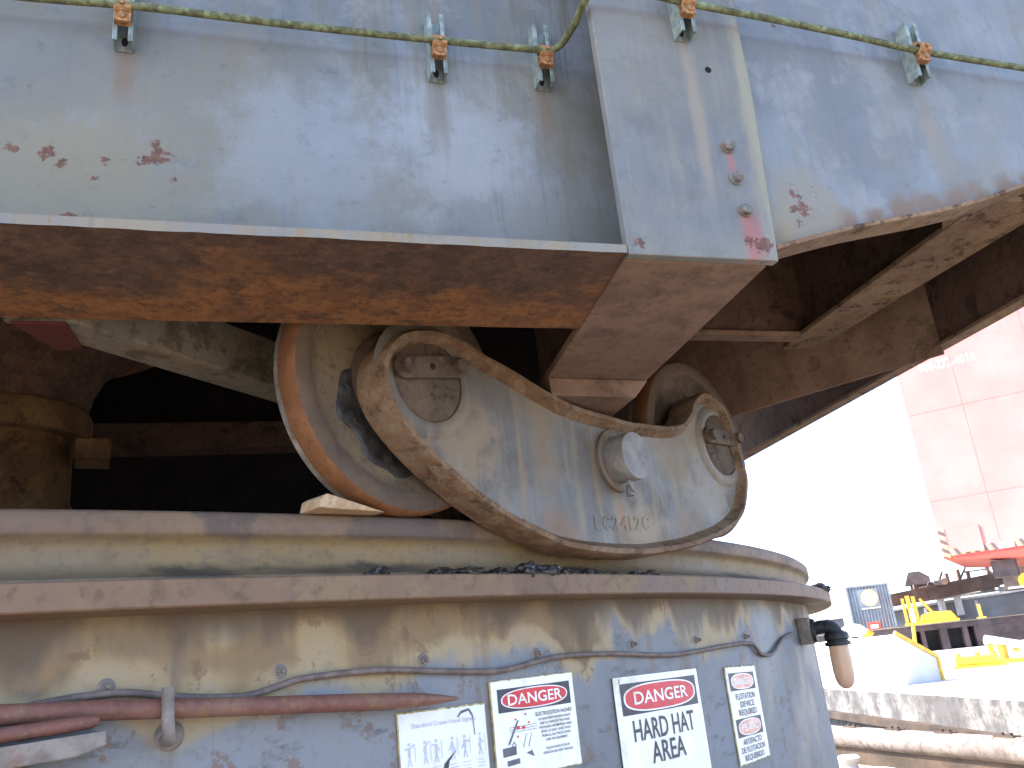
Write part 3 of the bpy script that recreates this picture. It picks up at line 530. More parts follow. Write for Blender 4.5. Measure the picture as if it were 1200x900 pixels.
MB().tube([KF(PU - .005, 5.515, PZ - .105), KF(PU - .004, 5.515, PZ - .064)], .011, 10).tube([KF(PU + .004, 5.52, PZ - .090), KF(PU - .02, 5.52, PZ - .074), KF(PU - .042, 5.525, PZ - .080)], .004, 8).tube([KF(PU + .004, 5.524, PZ - .096), KF(PU - .02, 5.53, PZ - .088), KF(PU - .036, 5.535, PZ - .070)], .003, 8).build('cotter_bolt', 'pin_face', pv, base=BASE[TR.name], smooth=50)
MB().box(KF, -.20, .17, 5.285, 5.437, .42, .660).build('saddle_block', 'cast_grey', TR, bevel=0.008)
for u0, u1 in ((-.33, -.22), (.19, .30)): MB().box(KF, u0, u1, 5.284, 5.438, .35, .56).build('cross_tie', 'cast_edge', TR, bevel=0.006)
mb = MB(); x0 = -.135; 
for ch, wd in (('L', .026), ('C', .030), ('2', .028), ('4', .030), ('1', .014), ('2', .028), ('C', .030)):
    vs, fs, tw = text2d(ch); sxx = wd / tw; nv = len(vs)
    lo = [KF(x0 + a * sxx, 5.4765, .332 + (x0 + .135) * .05 + b * .036) for a, b in vs]; hi = [KF(x0 + a * sxx, 5.4788, .332 + (x0 + .135) * .05 + b * .036) for a, b in vs]
    mb.add(hi, fs); cnt = {}
    for f in fs:
        for q in range(len(f)):
            e = (f[q], f[(q + 1) % len(f)]); k_ = tuple(sorted(e)); cnt[k_] = cnt.get(k_, 0) + 1
    o_ = len(mb.v); mb.add(lo + hi, [(a, b, b + nv, a + nv) for (a, b), c in cnt.items() if c == 1]); x0 += wd + .010
mb.build('cast_lettering', 'cast_grey', sf)
# wooden chock on the rail behind the wheel
mb = MB(); ck = [(-.918, .3535), (-.912, .376), (-.898, .384), (-.75, .3545)]
mb.prism(ck, lambda u, z: KF(u, 5.325, z), lambda u, z: KF(u, 5.398, z)); o = mb.build('wooden_chock', 'wood', base=KF(-.85, 5.36, .3535), bevel=0.003)
tag(o, 'pale wooden wedge lying on the rail against the left wheel', 'chock')

# ================================================================== CONDUIT AND STRUT BRACKETS
pts = [SF(-3.2, .138, .600), SF(-1.9, .138, .606), SF(-1.27, .138, .612), SF(-1.012, .138, .623), SF(-.707, .138, .622), SF(-.36, .138, .627), SF(-.112, .138, .634), SF(-.06, .136, .636), SF(-.035, .115, .640), SF(-.022, .05, .648), SF(-.020, -.02, .656), SF(.00, -.05, .662), SF(.06, -.056, .668), SF(.15, -.052, .668), SF(.252, -.048, .662), SF(.495, -.038, .660), SF(.72, -.030, .652), SF(.955, -.022, .640), SF(1.32, -.022, .630), SF(1.8, -.022, .62), SF(2.5, -.022, .60)]
cd = MB().tube(spline(pts, 8), .0076, 12).build('conduit', 'conduit_green', base=SF(-.4, .138, .62), smooth=60)
tag(cd, 'thin mossy green conduit running across the blue-grey girder and jogging round its plate', 'conduit')
# bracket: slotted strut channel with a two-bolt clamp; local x = along girder, y = into the web, z = up, origin on the web
def bracket():
    LF = lambda a, b, c: Vector((a, b, c)); e = thing('strut_bracket', (0, 0, 0), 'x', 'bracket', 'strut brackets carrying the conduit')
    H0, H1, D, w, t = -.075, .10, .041, .0205, .0035
    mb = MB(); mb.box(LF, -w, w, -t, 0, H0, H1); mb.box(LF, -w, -w + t, -D, -t, H0, H1); mb.box(LF, w - t, w, -D, -t, H0, H1); mb.box(LF, -w + t, -w + .010, -D, -D + t, H0, H1); mb.box(LF, w - .010, w - t, -D, -D + t, H0, H1)
    ch = mb.build('channel', 'galv', e, base=(0, 0, 0), bevel=0.0012)
    pts = [(math.cos(R_(a)) * .007, math.sin(R_(a)) * .012 - .05) for a in range(0, 360, 24)]
    MB().prism(pts, lambda a, c: LF(a, -t - .0006, c), lambda a, c: LF(a, -t - .0001, c)).build('slot', 'void_dark', ch, base=(0, 0, 0))
    cy = -D - .014; mb = MB()
    arc = [(math.cos(R_(a)), math.sin(R_(a))) for a in range(-70, 251, 20)]
    vs = []; n = len(arc)
    for x in (-.018, .018):
        for r in (.0102, .0150): vs += [LF(x, cy + r * -q, r * p * 1.0) for p, q in [(pp, qq) for pp, qq in arc]]
    fs = []
    for i in range(n - 1): fs += [(i, i + 1, n + i + 1, n + i), (2 * n + i, 3 * n + i, 3 * n + i + 1, 2 * n + i + 1), (n + i, n + i + 1, 3 * n + i + 1, 3 * n + i), (i, 2 * n + i, 2 * n + i + 1, i + 1)]
    mb.add(vs, fs); mb.box(LF, -.017, .017, -D - .016, -D + .004, -.036, -.011); mb.box(LF, -.017, .017, -D - .014, -D + .004, .011, .024)
    cl = mb.build('clamp', 'clamp_rust', e, base=(0, 0, 0), bevel=0.0012)
    MB().disc((0, -D - .016, -.024), (0, -1, 0), .008, .007, 6).build('clamp_screw', 'clamp_rust', cl, base=(0, 0, 0), bevel=0.001)
    MB().disc((0, cy - .0150, 0), (0, -1, 0), .006, .006, 8).build('clamp_nut', 'clamp_rust', cl, base=(0, 0, 0), bevel=0.001)
    return e
bk = bracket(); rz = math.atan2(SX.y, SX.x)
spots = [(-1.040, .2, .622, 'strut channel bracket with conduit clamp nearest the left end of the girder'), (-.340, .2, .627, 'strut channel bracket with orange rusty clamp at the middle of the left girder'), (-.066, .2, .636, 'strut channel bracket where the conduit bends, just left of the plate'),
         (.232, .0, .662, 'strut channel bracket on the bolted plate above its drilled hole'), (.945, .0265, .642, 'strut channel bracket on the right web with tan streak below')]
for i, (s, t, z, lab) in enumerate(spots):
    o = bk if i == 0 else copy_tree(bk)
    o.location = SF(s, t, z); o.rotation_euler = (0, 0, rz); o['label'] = lab; o.scale = (SK, SK, SK)

# ================================================================== THINGS ON THE TUB WALL
cab = [(-57.6, .022), (-56.691, 0.026), (-55.924, 0.035), (-55.245, 0.039), (-54.675, 0.038), (-54.001, 0.027), (-53.296, 0.018), (-52.471, 0.014), (-51.771, 0.026), (-51.405, 0.034), (-50.446, 0.038), (-49.414, 0.037), (-48.303, 0.028), (-47.092, 0.018), (-46.032, 0.014), (-44.852, 0.026), (-43.89, 0.033), (-41.751, 0.028), (-38.699, 0.011), (-35.124, 0.022), (-32.79, 0.023), (-31.91, -0.013), (-30.609, -0.018), (-28.642, 0.031), (-26.6, 0.047)]
o = MB().tube(spline([CF(a, RW + .011, z) for a, z in cab], 6), .0065, 10).build('cable', 'cable_tan', base=CF(-45, RW, .02), smooth=60)
tag(o, 'thin brown cable sagging between studs along the tub wall to the lamp', 'cable')
# pointed steel bar hung on a hook
bar = [(-62.0, .060), (-56.7, .021), (-55.42, .015), (-54.0, .005), (-52.43, -.006), (-50.65, -.017), (-49.6, -.024), (-48.9, -.0275), (-48.3, -.031), (-47.75, -.034)]
p0 = CF(-56.7, RW + .045, .021); p1 = CF(-47.75, RW + .040, -.034)
bpts = [p0 + (p1 - p0) * q for q in (-.9, 0, .2, .5, .8, .86, .91, .95, .98, 1.0)]
bpts = [CF(a, RW + .045, z) for a, z in bar]
o = MB().tube(bpts, [.0165, .0165, .0165, .0165, .0165, .0165, .0165, .0145, .010, .003], 20).build('pointed_bar', 'bar_red', base=p0, smooth=50)
tag(o, 'long rusty red steel bar with tapered point hanging along the tub wall', 'bar')
hk = thing('bar_hook', CF(-54.05, RW, -.045), 'bent tan steel hook holding the pointed bar on the tub wall', 'hook')
MB().tube(spline([CF(-54.0, RW, -.045), CF(-54.03, RW + .045, -.046), CF(-54.08, RW + .066, -.038), CF(-54.11, RW + .070, -.01), CF(-54.12, RW + .070, .040)], 6), .0105, 12).build('hook_arm', 'hook_tan', hk, smooth=60)
MB().disc(CF(-53.9, RW, -.040), CF(-53.9, RW + 1, 0) - CF(-53.9, RW, 0), .026, .012, 24, .018).build('weld_boss', 'hook_tan', hk, smooth=60)
# tray bracket at the lower left with a short red pipe on it
ty = thing('shelf_bracket', CF(-55.6, RW, -.05), 'blue-grey angle iron shelf bracket sticking out of the tub at lower left', 'bracket')
TN = CF(-55.3, 1, 0) - CF(-55.3, 0, 0); TU = Vector((-TN.y, TN.x, 0)); TB = CF(-55.3, RW, 0)
def TF(a, b, c): return TB + TU * a + TN * b + Vector((0, 0, c))
MB().prism([(-.55, -.046), (.012, -.018), (.012, -.040), (-.030, -.052), (-.55, -.082)], lambda a, c: TF(a, .006, c), lambda a, c: TF(a, .115, c)).build('shelf_arm', 'hook_tan', ty, bevel=0.003)
MB().box(TF, -.095, -.070, .02, .10, -.30, -.066).build('shelf_leg', 'hook_tan', ty, bevel=0.003)
o = MB().tube([TF(-.55, .085, -.026), TF(-.06, .085, -.006), TF(-.012, .085, -.003), TF(.004, .085, -.002)], [.012, .012, .011, .007], 16).build('short_pipe', 'bar_red', base=TF(-.2, .085, -.02), smooth=50)
tag(o, 'short red pipe resting on the shelf bracket below the pointed bar', 'pipe')

# ---- signs, bent to the wall. Local coordinates: x 0..1 to the right, y 0..1 upwards
def sign(name, label, th0, th1, zt0, zt1, zb, mat='sign_white', jag=0.0, seed=0):
    e = thing(name, CF((th0 + th1) / 2, RW, zb), label, 'sign')
    def F(x, y, off=0.0):
        zt = zt0 + (zt1 - zt0) * x; return CF(th0 + (th1 - th0) * x, RW + .0040 + off, zb + (zt - zb) * y)
    nx = 28; mb = MB(); vs = []
    prof = []
    for i in range(nx + 1): prof.append((i / nx, 0 + jag * mnoise.noise(Vector((i * .9, seed, 0)))))
    for i in range(nx + 1): prof.append((1 + jag * .6 * mnoise.noise(Vector((seed, i * .8, 4))), i / nx))
    for i in range(nx, -1, -1): prof.append((i / nx, 1 + jag * mnoise.noise(Vector((i * .9, seed, 9)))))
    for i in range(nx, -1, -1): prof.append((jag * .6 * mnoise.noise(Vector((seed, i * .8, 14))), i / nx))
    def sheet_(off0, off1, grow):
        m_ = MB(); g = lambda x, y: (0.5 + (x - .5) * (1 + grow), .5 + (y - .5) * (1 + grow))
        bot = [g(*p) for p in prof[:nx + 1]]; top = [g(*p) for p in prof[2 * nx + 2:3 * nx + 3]][::-1]; ny = 6; vs = []
        lf = [g(*p) for p in prof[3 * nx + 3:]][::-1]; rt = [g(*p) for p in prof[nx + 1:2 * nx + 2]]
        for off in (off0, off1):
            for j in range(ny + 1):
                for i in range(nx + 1):
                    a = bot[i]; b = top[i]; t = j / ny; x = a[0] + (b[0] - a[0]) * t; y = a[1] + (b[1] - a[1]) * t
                    if i == 0: x = lf[int(t * nx)][0]
                    if i == nx: x = rt[int(t * nx)][0]
                    vs.append(F(x, y, off))
        K = (nx + 1) * (ny + 1); fs = []
        for j in range(ny):
            for i in range(nx):
                a = j * (nx + 1) + i; fs += [(a, a + 1, a + nx + 2, a + nx + 1), (K + a, K + a + nx + 1, K + a + nx + 2, K + a + 1)]
        for i in range(nx): a = i; fs.append((a, K + a, K + a + 1, a + 1)); a = ny * (nx + 1) + i; fs.append((a, a + 1, K + a + 1, K + a))
        for j in range(ny): a = j * (nx + 1); fs.append((a, a + nx + 1, K + a + nx + 1, K + a)); a += nx; fs.append((a, K + a, K + a + nx + 1, a + nx + 1))
        m_.add(vs, fs); return m_
    sheet_(0, .0022, 0).build('panel', mat, e, bevel=0)
    if jag: sheet_(-.0025, .0006, .022).build('aged_backing', 'sign_edge', e)
    def rect(x0, x1, y0, y1, off, nseg=14):
        m_ = MB(); vs = [F(x0 + (x1 - x0) * i / nseg, y, off) for i in range(nseg + 1) for y in (y0, y1)]; m_.add(vs, [(2 * i, 2 * i + 2, 2 * i + 3, 2 * i + 1) for i in range(nseg)]); return m_
    def oval(cx, cy, rx, ry, off, pw=2.6, nseg=56):
        m_ = MB(); pp = []
        for k in range(nseg):
            a = 2 * math.pi * k / nseg; c, s = math.cos(a), math.sin(a); pp.append((cx + rx * math.copysign(abs(c) ** (2 / pw), c), cy + ry * math.copysign(abs(s) ** (2 / pw), s)))
        m_.add([F(cx, cy, off)] + [F(x, y, off) for x, y in pp], [(0, k + 1, (k + 1) % nseg + 1) for k in range(nseg)]); return m_
    def txt(part, mat, items, off=.0034):
        m_ = MB()
        for s, x, y, w, h in items: put_text(m_, s, x, y, w, h, lambda a, b: F(a, b, off))
        o_ = m_.build(part, mat, e); o_['kind'] = 'stuff'; return o_
    return e, F, rect, oval, txt
# 1 hand-signal chart (torn paper)
e, F, rect, oval, txt = sign('hand_signal_chart', 'torn white paper chart of crane hand signals, leftmost notice on the tub', -49.08, -46.67, -.053, -.053, -.35, 'sign_paper', .012, 3)
txt('title', 'sign_ink_faint', [('Standard Crane Hand Signals', .5, .90, .74, .030)])
mb = MB(); rnd = random.Random(5)
for row in range(3):
    for c in range(6):
        cx = .09 + c * .16 + rnd.uniform(-.02, .02); cy = .72 - row * .30
        def st(x0, y0, x1, y1, w=.006):
            d = Vector((x1 - x0, y1 - y0)).normalized(); q = Vector((-d.y, d.x)) * w; mb.add([F(x0 + q.x, y0 + q.y, .0032), F(x1 + q.x, y1 + q.y, .0032), F(x1 - q.x, y1 - q.y, .0032), F(x0 - q.x, y0 - q.y, .0032)], [(0, 1, 2, 3)])
        st(cx, cy, cx, cy + .06, .014); st(cx, cy + .07, cx, cy + .09, .014); st(cx, cy, cx - .02, cy - .06); st(cx, cy, cx + .02, cy - .06)
        st(cx, cy + .05, cx + rnd.uniform(.03, .06), cy + rnd.uniform(-.02, .10)); st(cx, cy + .05, cx - rnd.uniform(.02, .05), cy + rnd.uniform(-.02, .08)); st(cx + .06, cy - .04, cx + .06, cy + .08, .003)
        for l in range(3): st(cx - .04, cy - .09 - l * .022, cx + rnd.uniform(.03, .06), cy - .09 - l * .022, .003)
mb.build('figures', 'sign_ink_faint', e)['kind'] = 'stuff'
mb = MB(); tear = [(.34, .52), (.44, .60), (.47, .66), (.52, .69), (.62, .74), (.53, .675), (.50, .60), (.46, .52), (.41, .49), (.35, .47), (.28, .46)]
mb.add([F(x, y - .02, .0034) for x, y in tear], [tuple(range(len(tear)))]).build('torn_hole', 'sign_black', e)
mb = MB(); mb.add([F(x, y, .0036) for x, y in ((.80, .985), (.84, .94), (.855, .80), (.845, .80), (.83, .93), (.79, .97), (.70, .955), (.66, .93), (.655, .94), (.70, .975))], [tuple(range(10))]).build('curled_tear', 'sign_ink', e)
# 2 electrocution hazard
e, F, rect, oval, txt = sign('electrocution_sign', 'yellowed DANGER electrocution hazard sign with small crane drawing on the tub', -46.43, -43.57, -.010, -.007, -.212, 'sign_white', .014, 11)
rect(.06, .945, .665, .915, .0028).build('black_band', 'sign_black', e)
oval(.50, .79, .405, .112, .0032, 2.4).build('white_oval', 'sign_white', e)
oval(.50, .79, .390, .100, .0036, 2.4).build('red_oval', 'sign_red', e)
txt('danger_word', 'sign_white', [('DANGER', .50, .735, .66, .112)], .0041)
txt('hazard_text', 'sign_ink', [('ELECTROCUTION HAZARD', .71, .580, .46, .040), ('TO AVOID DEATH OR SERIOUS INJURY,', .715, .530, .42, .026), ('KEEP ALL PARTS OF THE CRANE,', .715, .485, .38, .026), ('THE RIGGING AND MATERIALS BEING', .715, .440, .42, .026), ('LIFTED AT LEAST 10 FEET AWAY', .715, .395, .38, .026), ('FROM ALL ELECTRICAL POWER', .715, .350, .36, .026), ('LINES AND EQUIPMENT.', .715, .305, .28, .026), ('FOLLOW INSTRUCTIONS IN', .715, .215, .30, .026), ('OPERATOR AND SAFETY MANUALS', .715, .170, .38, .026)])
mb = MB()
def quad(mb, pts, off=.0032): mb.add([F(x, y, off) for x, y in pts], [tuple(range(len(pts)))])
quad(mb, [(.07, .30), (.22, .31), (.22, .22), (.07, .21)]); quad(mb, [(.11, .17), (.25, .18), (.25, .125), (.11, .115)]); quad(mb, [(.13, .33), (.155, .33), (.275, .565), (.258, .57)])
quad(mb, [(.17, .31), (.20, .36), (.23, .31), (.22, .31), (.20, .345), (.18, .31)])
for q in (.50, .475, .45): quad(mb, [(.16, q + .003), (.48, q + .006), (.48, q + .001), (.16, q - .002)])
for sx in (.30, .36): quad(mb, [(sx, .28), (sx + .05, .42), (sx + .055, .42), (sx + .008, .28)])
quad(mb, [(.33, .22), (.42, .17), (.40, .24)]); mb.build('crane_drawing', 'sign_ink', e)
mb = MB()
for cx, cy, r in ((.262, .49, .022), (.325, .485, .020), (.24, .58, .012), (.36, .62, .012), (.25, .40, .012), (.39, .53, .012)): quad(mb, [(cx + r * math.cos(k) * 1.0, cy + r * math.sin(k)) for k in (0, .8, 1.6, 2.4, 3.2, 4.0, 4.8, 5.6)])
mb.build('red_spots', 'sign_red', e)
# 3 hard hat area
e, F, rect, oval, txt = sign('hard_hat_sign', 'clean white DANGER HARD HAT AREA sign with large lettering on the tub', -41.90, -37.38, -.032, -.033, -.345, 'sign_white', 0, 0)
rect(.055, .955, .695, .945, .0028).build('black_band', 'sign_black', e)
oval(.505, .82, .425, .115, .0032, 2.7).build('white_oval', 'sign_white', e)
oval(.505, .82, .407, .103, .0036, 2.7).build('red_oval', 'sign_red', e)
txt('danger_word', 'sign_white', [('DANGER', .505, .773, .64, .098)], .0041)
txt('message', 'sign_black', [('HARD HAT', .50, .490, .72, .160), ('AREA', .50, .300, .40, .160)])
txt('corner_mark', 'sign_ink', [('2', .055, .955, .022, .028)])
# 4 flotation device
e, F, rect, oval, txt = sign('flotation_sign', 'narrow faded DANGER flotation device sign, rightmost notice on the tub', -35.33, -32.68, -.043, -.049, -.323, 'sign_white', .016, 31)
for i, y in enumerate((.845, .36)):
    rect(.06, .90, y - .095, y + .095, .0028).build('black_band', 'sign_black', e)
    oval(.48, y, .37, .085, .0032, 2.5).build('pale_oval', 'sign_white', e)
    oval(.48, y, .345, .074, .0036, 2.5).build('faded_oval', 'sign_red_faded', e)
    txt('danger_word', 'sign_white', [(('DANGER', 'PELIGRO')[i], .48, y - .036, .56, .072)], .0041)
txt('message', 'sign_ink', [('FLOTATION', .50, .655, .64, .062), ('DEVICE', .52, .570, .46, .062), ('REQUIRED', .50, .485, .60, .062), ('ARTEFACTO', .48, .185, .62, .058), ('DE FLOTACION', .48, .105, .78, .058), ('REQUERIDO', .48, .025, .64, .058)])

# ---- jelly-jar lamp at the right of the tub
lm = thing('jar_lamp', CF(-24.5, RW, .05), 'black jelly-jar lamp with peach coloured glass at the right edge of the tub', 'lamp')
LN = (CF(-24.5, 1, 0) - CF(-24.5, 0, 0)); LU = Vector((-LN.y, LN.x, 0)); LB = CF(-24.5, RW, .052)
def LFm(a, b, c): return LB + LU * a + LN * b + Vector((0, 0, c))
MB().box(LFm, -.05, .05, .0, .052, -.052, .052).build('junction_box', 'hook_tan', lm, bevel=0.008)
MB().disc(LFm(0, .052, 0), LN, .047, .014, 32, .044).build('back_disc', 'lamp_black', lm, smooth=40)
MB().tube(spline([LFm(0, .060, .006), LFm(0, .09, .010), LFm(0, .118, .006), LFm(0, .136, -.010), LFm(0, .140, -.036)], 6), [.026] * 10 + [.029] * 10 + [.034] * 5, 24).build('elbow', 'lamp_black', lm, smooth=60)
def JF(a, r, h): return LFm(r * math.cos(R_(a)), .140 + r * math.sin(R_(a)) * 1.0, h)
MB().lathe([(0.0, -.015), (.040, -.015), (.047, -.024), (.047, -.042), (.041, -.046), (.041, -.051), (.050, -.053), (.050, -.067), (.030, -.069)], JF, 40).build('jar_collar', 'lamp_black', lm, smooth=40)
MB().lathe([(.038, -.066), (.0405, -.11), (.040, -.165), (.037, -.195), (.029, -.216), (.016, -.229), (0.001, -.233)], JF, 40).build('glass_jar', 'jar_glass', lm, smooth=60)
MB().tube([LFm(-.045, .03, -.005), LFm(-.02, .062, -.006), LFm(0, .07, .0)], .007, 10).build('cable_gland', 'bolt_grey', lm, smooth=60)

# ================================================================== BACKGROUND BARGES
# gunwale pipe along the edge of the own barge
pz = 0.36
PA, PB = Vector((5.17, 10.5, pz)), Vector((4.35, 14.04, pz)); pd = (PB - PA).normalized()
pp = thing('gunwale_pipe', (PA.x, PA.y, 0), 'thick white and rust stained pipe rail along the barge edge', 'pipe rail')
MB().tube([PA + pd * q for q in (-18, -9, -4, 0, 2, 4, 8, 18)], .145, 28).build('pipe', 'pipe_white', pp, smooth=40)
for k in range(12):
    c = PA + pd * (-4 + k * 1.05); MB().box(lambda a, b, cc: Vector((c.x, c.y, 0)) + pd * a + Vector((pd.y, -pd.x, 0)) * b + Vector((0, 0, cc)), -.16, .16, -.05, .05, pz + .135, pz + .155).build('pad_plate', 'hull_strake', pp)
    for q in (.06, -.08): MB().disc(c + pd * q + Vector((0, 0, .15)), (0, 0, 1), .022, .033, 8).build('pad_bolt', 'hull_strake', pp)
MB().box(lambda a, b, cc: Vector((PA.x, PA.y, 0)) + pd * a + Vector((pd.y, -pd.x, 0)) * b + Vector((0, 0, cc)), -17.9, 17.9, -.02, .02, .001, pz - .12).build('deck_shade_plate', 'hull_strake', pp)  # dark plate added below the pipe in place of the shaded deck
for i, (az, d, h, r, lab) in enumerate(((17.25, 13.6, .22, .15, 'small pale mooring bollard on deck close beside the tub wall'), (18.55, 13.0, .10, .26, 'low white mooring bollard on deck by the pipe rail'))):
    c = PF(az, d, 0)
    def BF(a, q, hh): return Vector((c.x + q * math.cos(R_(a)), c.y + q * math.sin(R_(a)), hh))
    o = MB().lathe([(r * .8, 0), (r * .7, h * .5), (r, h * .7), (r * 1.05, h * .85), (r * .8, h), (0.001, h * 1.04)], BF, 24).build('bollard', 'white_paint', base=c, smooth=50); tag(o, lab, 'bollard')

# pale barge alongside
ZA = 0.8
A0_ = Vector((5.62, 2.0)); A1_ = Vector((5.95, 60.0))
bA = thing('pale_barge', (5.7, 18, ZA), 'pale grey deck barge lying alongside, behind the pipe rail', 'barge')
mb = MB(); mb.prism([(A0_.x, A0_.y), (34, 2), (34, 52), (A1_.x, 52)], lambda x, y: Vector((x, y, -1.6)), lambda x, y: Vector((x, y, ZA))); h_ = mb.build('hull', 'hull_side', bA)
mb = MB(); mb.prism([(5.66, 2.05), (33.9, 2.05), (33.9, 51.9), (5.98, 51.9)], lambda x, y: Vector((x, y, ZA + .004)), lambda x, y: Vector((x, y, ZA + .02))); mb.build('deck', 'deck_pale', bA)
mb = MB(); mb.prism([(5.48, 2), (5.80, 2), (6.08, 52), (5.77, 52)], lambda x, y: Vector((x, y, ZA - .52)), lambda x, y: Vector((x, y, ZA - .40))); mb.build('rub_strake', 'hull_strake', bA)
# white deck box with sloping end
L_ = PF(16.2, 20.2, ZA + .02); A_ = PF(21.2, 18.1, ZA + .02); B_ = PF(23.15, 18.9, ZA + .02); D_ = L_ + (B_ - A_)
wb = thing('deck_box', A_, 'large white deck box with grey sloped end and yellow edging on the pale barge', 'deck box')
up = lambda p, h: p + Vector((0, 0, h))
mb = MB(); mb.add([L_, A_, B_, D_, up(L_, .90), up(A_, .90), up(B_, .40), up(D_, .40)], [(3, 2, 1, 0), (4, 5, 6, 7), (0, 1, 5, 4), (1, 2, 6, 5), (2, 3, 7, 6), (3, 0, 4, 7)]); mb.build('box_body', 'white_paint', wb)
mb = MB(); ab = (B_ - A_).normalized(); nn = Vector((ab.y, -ab.x, 0))
for (p, q) in ((up(A_, .925), up(B_, .425)), (up(B_, .42), B_)):
    d = (q - p).normalized(); sd = nn * .03; w_ = d.cross(nn).normalized() * .035; mb.add([p - w_ - sd, p + w_ - sd, p + w_ + sd, p - w_ + sd, q - w_ - sd, q + w_ - sd, q + w_ + sd, q - w_ + sd], [(0, 1, 2, 3), (7, 6, 5, 4), (0, 4, 5, 1), (1, 5, 6, 2), (2, 6, 7, 3), (3, 7, 4, 0)])
mb.build('yellow_edging', 'yellow_paint', wb)
# frame-like helper at a polar spot: x to the right as seen, y away, z up
def spot(az, d, z, turn=0.0):
    o = PF(az, d, z); a = R_(-az + turn); x = Vector((math.cos(a), math.sin(a), 0)); y = Vector((-math.sin(a), math.cos(a), 0))
    return lambda p, q, r: o + x * p + y * q + Vector((0, 0, r))
G = spot(25.2, 23.5, ZA + .02); c1 = thing('yellow_chock', G(0, 0, 0), 'low yellow mooring chock on the pale deck right of the deck box', 'mooring chock')
MB().box(G, -.55, .55, -.18, .18, 0, .06).build('base_plate', 'yellow_paint', c1); MB().box(G, -.50, .42, -.10, .10, .0605, .26).build('chock_bar', 'yellow_paint', c1, bevel=.03)
for q in (-.4, 0, .34): MB().tube([G(q, 0, .255), G(q, 0, .33)], .06, 12).build('roller_cap', 'yellow_paint', c1)
G = spot(27.2, 24.5, ZA + .02); c1 = thing('yellow_fairlead', G(0, 0, 0), 'taller yellow fairlead at the right edge beyond the yellow chock', 'fairlead')
MB().box(G, -.5, .6, -.2, .2, 0, .10).build('base_plate', 'yellow_paint', c1); MB().tube([G(-.3, 0, .1), G(-.3, 0, .42)], .11, 14).build('roller_post', 'yellow_paint', c1); MB().tube([G(.3, 0, .1), G(.3, 0, .42)], .11, 14).build('roller_post', 'yellow_paint', c1); MB().box(G, -.45, .45, -.13, .13, .4205, .48).build('top_bar', 'white_paint', c1, bevel=.02)
G = spot(26.5, 33, ZA + .02, 12); c1 = thing('white_roller', G(0, 0, 0), 'white cylinder roller lying tilted on the far side of the pale deck', 'roller')
MB().tube([G(-.42, 0, .46), G(.55, .2, .20)], .15, 20).build('drum', 'white_paint', c1, smooth=40); MB().box(G, -.40, -.25, -.10, .10, 0, .31).build('cradle', 'yellow_paint', c1); MB().box(G, .35, .50, .05, .25, 0, .1).build('cradle', 'yellow_paint', c1)

# dark barge behind with framed side
ZB = 2.02
bB = thing('dark_barge', (20, 46, ZA), 'dark barge with open framed side behind the pale barge', 'barge')
def GB(p, q, r): return Vector((15.2, 44.3, 0)) + Vector((math.cos(R_(-8)), math.sin(R_(-8)), 0)) * p + Vector((-math.sin(R_(-8)), math.cos(R_(-8)), 0)) * q + Vector((0, 0, r))
MB().box(GB, -4, 22, .6, 9, -1.6, ZB - .01).build('hull', 'dark_recess', bB)
MB().box(GB, -4, 22, .0, .62, ZB - .26, ZB).build('deck_edge', 'dark_hull', bB)
MB().box(GB, -4, 22, -.02, .62, -1.6, ZA + .02).build('lower_side', 'dark_hull', bB)
for x0, x1 in ((-4, 2.83), (3.09, 3.27), (3.95, 4.30), (5.0, 5.22), (5.53, 7.9), (7.95, 22)): MB().box(GB, x0, x1, .02, .60, ZA + .021, ZB - .261).build('side_frame', 'dark_hull', bB)
MB().box(GB, -4, 22, -.03, 8.9, ZB + .004, ZB + .04).build('deck', 'deck_steel', bB)
# corrugated container
G = spot(20.25, 47.5, ZB + .04, 8)
ct = thing('storage_container', G(0, 0, 0), 'blue-grey corrugated storage container with round white emblem', 'container')
W_, H_, D_2 = 1.95, 2.15, 3.8; n = 13; prof = []
for i in range(n):
    x = -W_ / 2 + W_ * i / n; s = W_ / n; prof += [(x, 0), (x + s * .35, 0), (x + s * .5, .06), (x + s * .85, .06)]
prof.append((W_ / 2, 0)); MB().prism(prof + [(W_ / 2, D_2), (-W_ / 2, D_2)], lambda a, b: G(a, b, .06), lambda a, b: G(a, b, H_ - .08)).build('corrugated_wall', 'container_blue', ct)
MB().box(G, -W_ / 2 - .03, W_ / 2 + .03, -.03, D_2 + .03, H_ - .079, H_).build('roof_rail', 'container_blue', ct); MB().box(G, -W_ / 2 - .03, W_ / 2 + .03, -.03, D_2 + .03, 0, .059).build('floor_rail', 'container_blue', ct)
for x in (-W_ / 2 - .03, W_ / 2 - .05): MB().box(G, x, x + .08, -.05, .05, .06, H_ - .08).build('corner_post', 'container_blue', ct)
G2 = lambda a, b: G(a, -.035, b)
MB().box(G, -.47, .47, -.03, -.005, 1.05, 1.95).build('emblem_board', 'container_blue', ct)
mb = MB(); mb.add([G(.02 + .40 * math.cos(2 * math.pi * k / 32), -.034, 1.52 + .40 * math.sin(2 * math.pi * k / 32)) for k in range(32)], [tuple(range(32))]); em = mb.build('emblem', 'logo_white', ct)
mb = MB(); ri = [G(.02 + r * math.cos(2 * math.pi * k / 32), -.038, 1.52 + r * math.sin(2 * math.pi * k / 32)) for r in (.40, .35) for k in range(32)]; mb.add(ri, [(k, (k + 1) % 32, 32 + (k + 1) % 32, 32 + k) for k in range(32)])
mb.add([G(a, -.038, b) for a, b in ((-.20, 1.74), (-.12, 1.76), (.02, 1.56), (.16, 1.76), (.24, 1.74), (.03, 1.44))], [(0, 1, 2, 5), (2, 3, 4, 5)]); mb.build('emblem_mark', 'logo_yellow', em, base=BASE[ct.name])
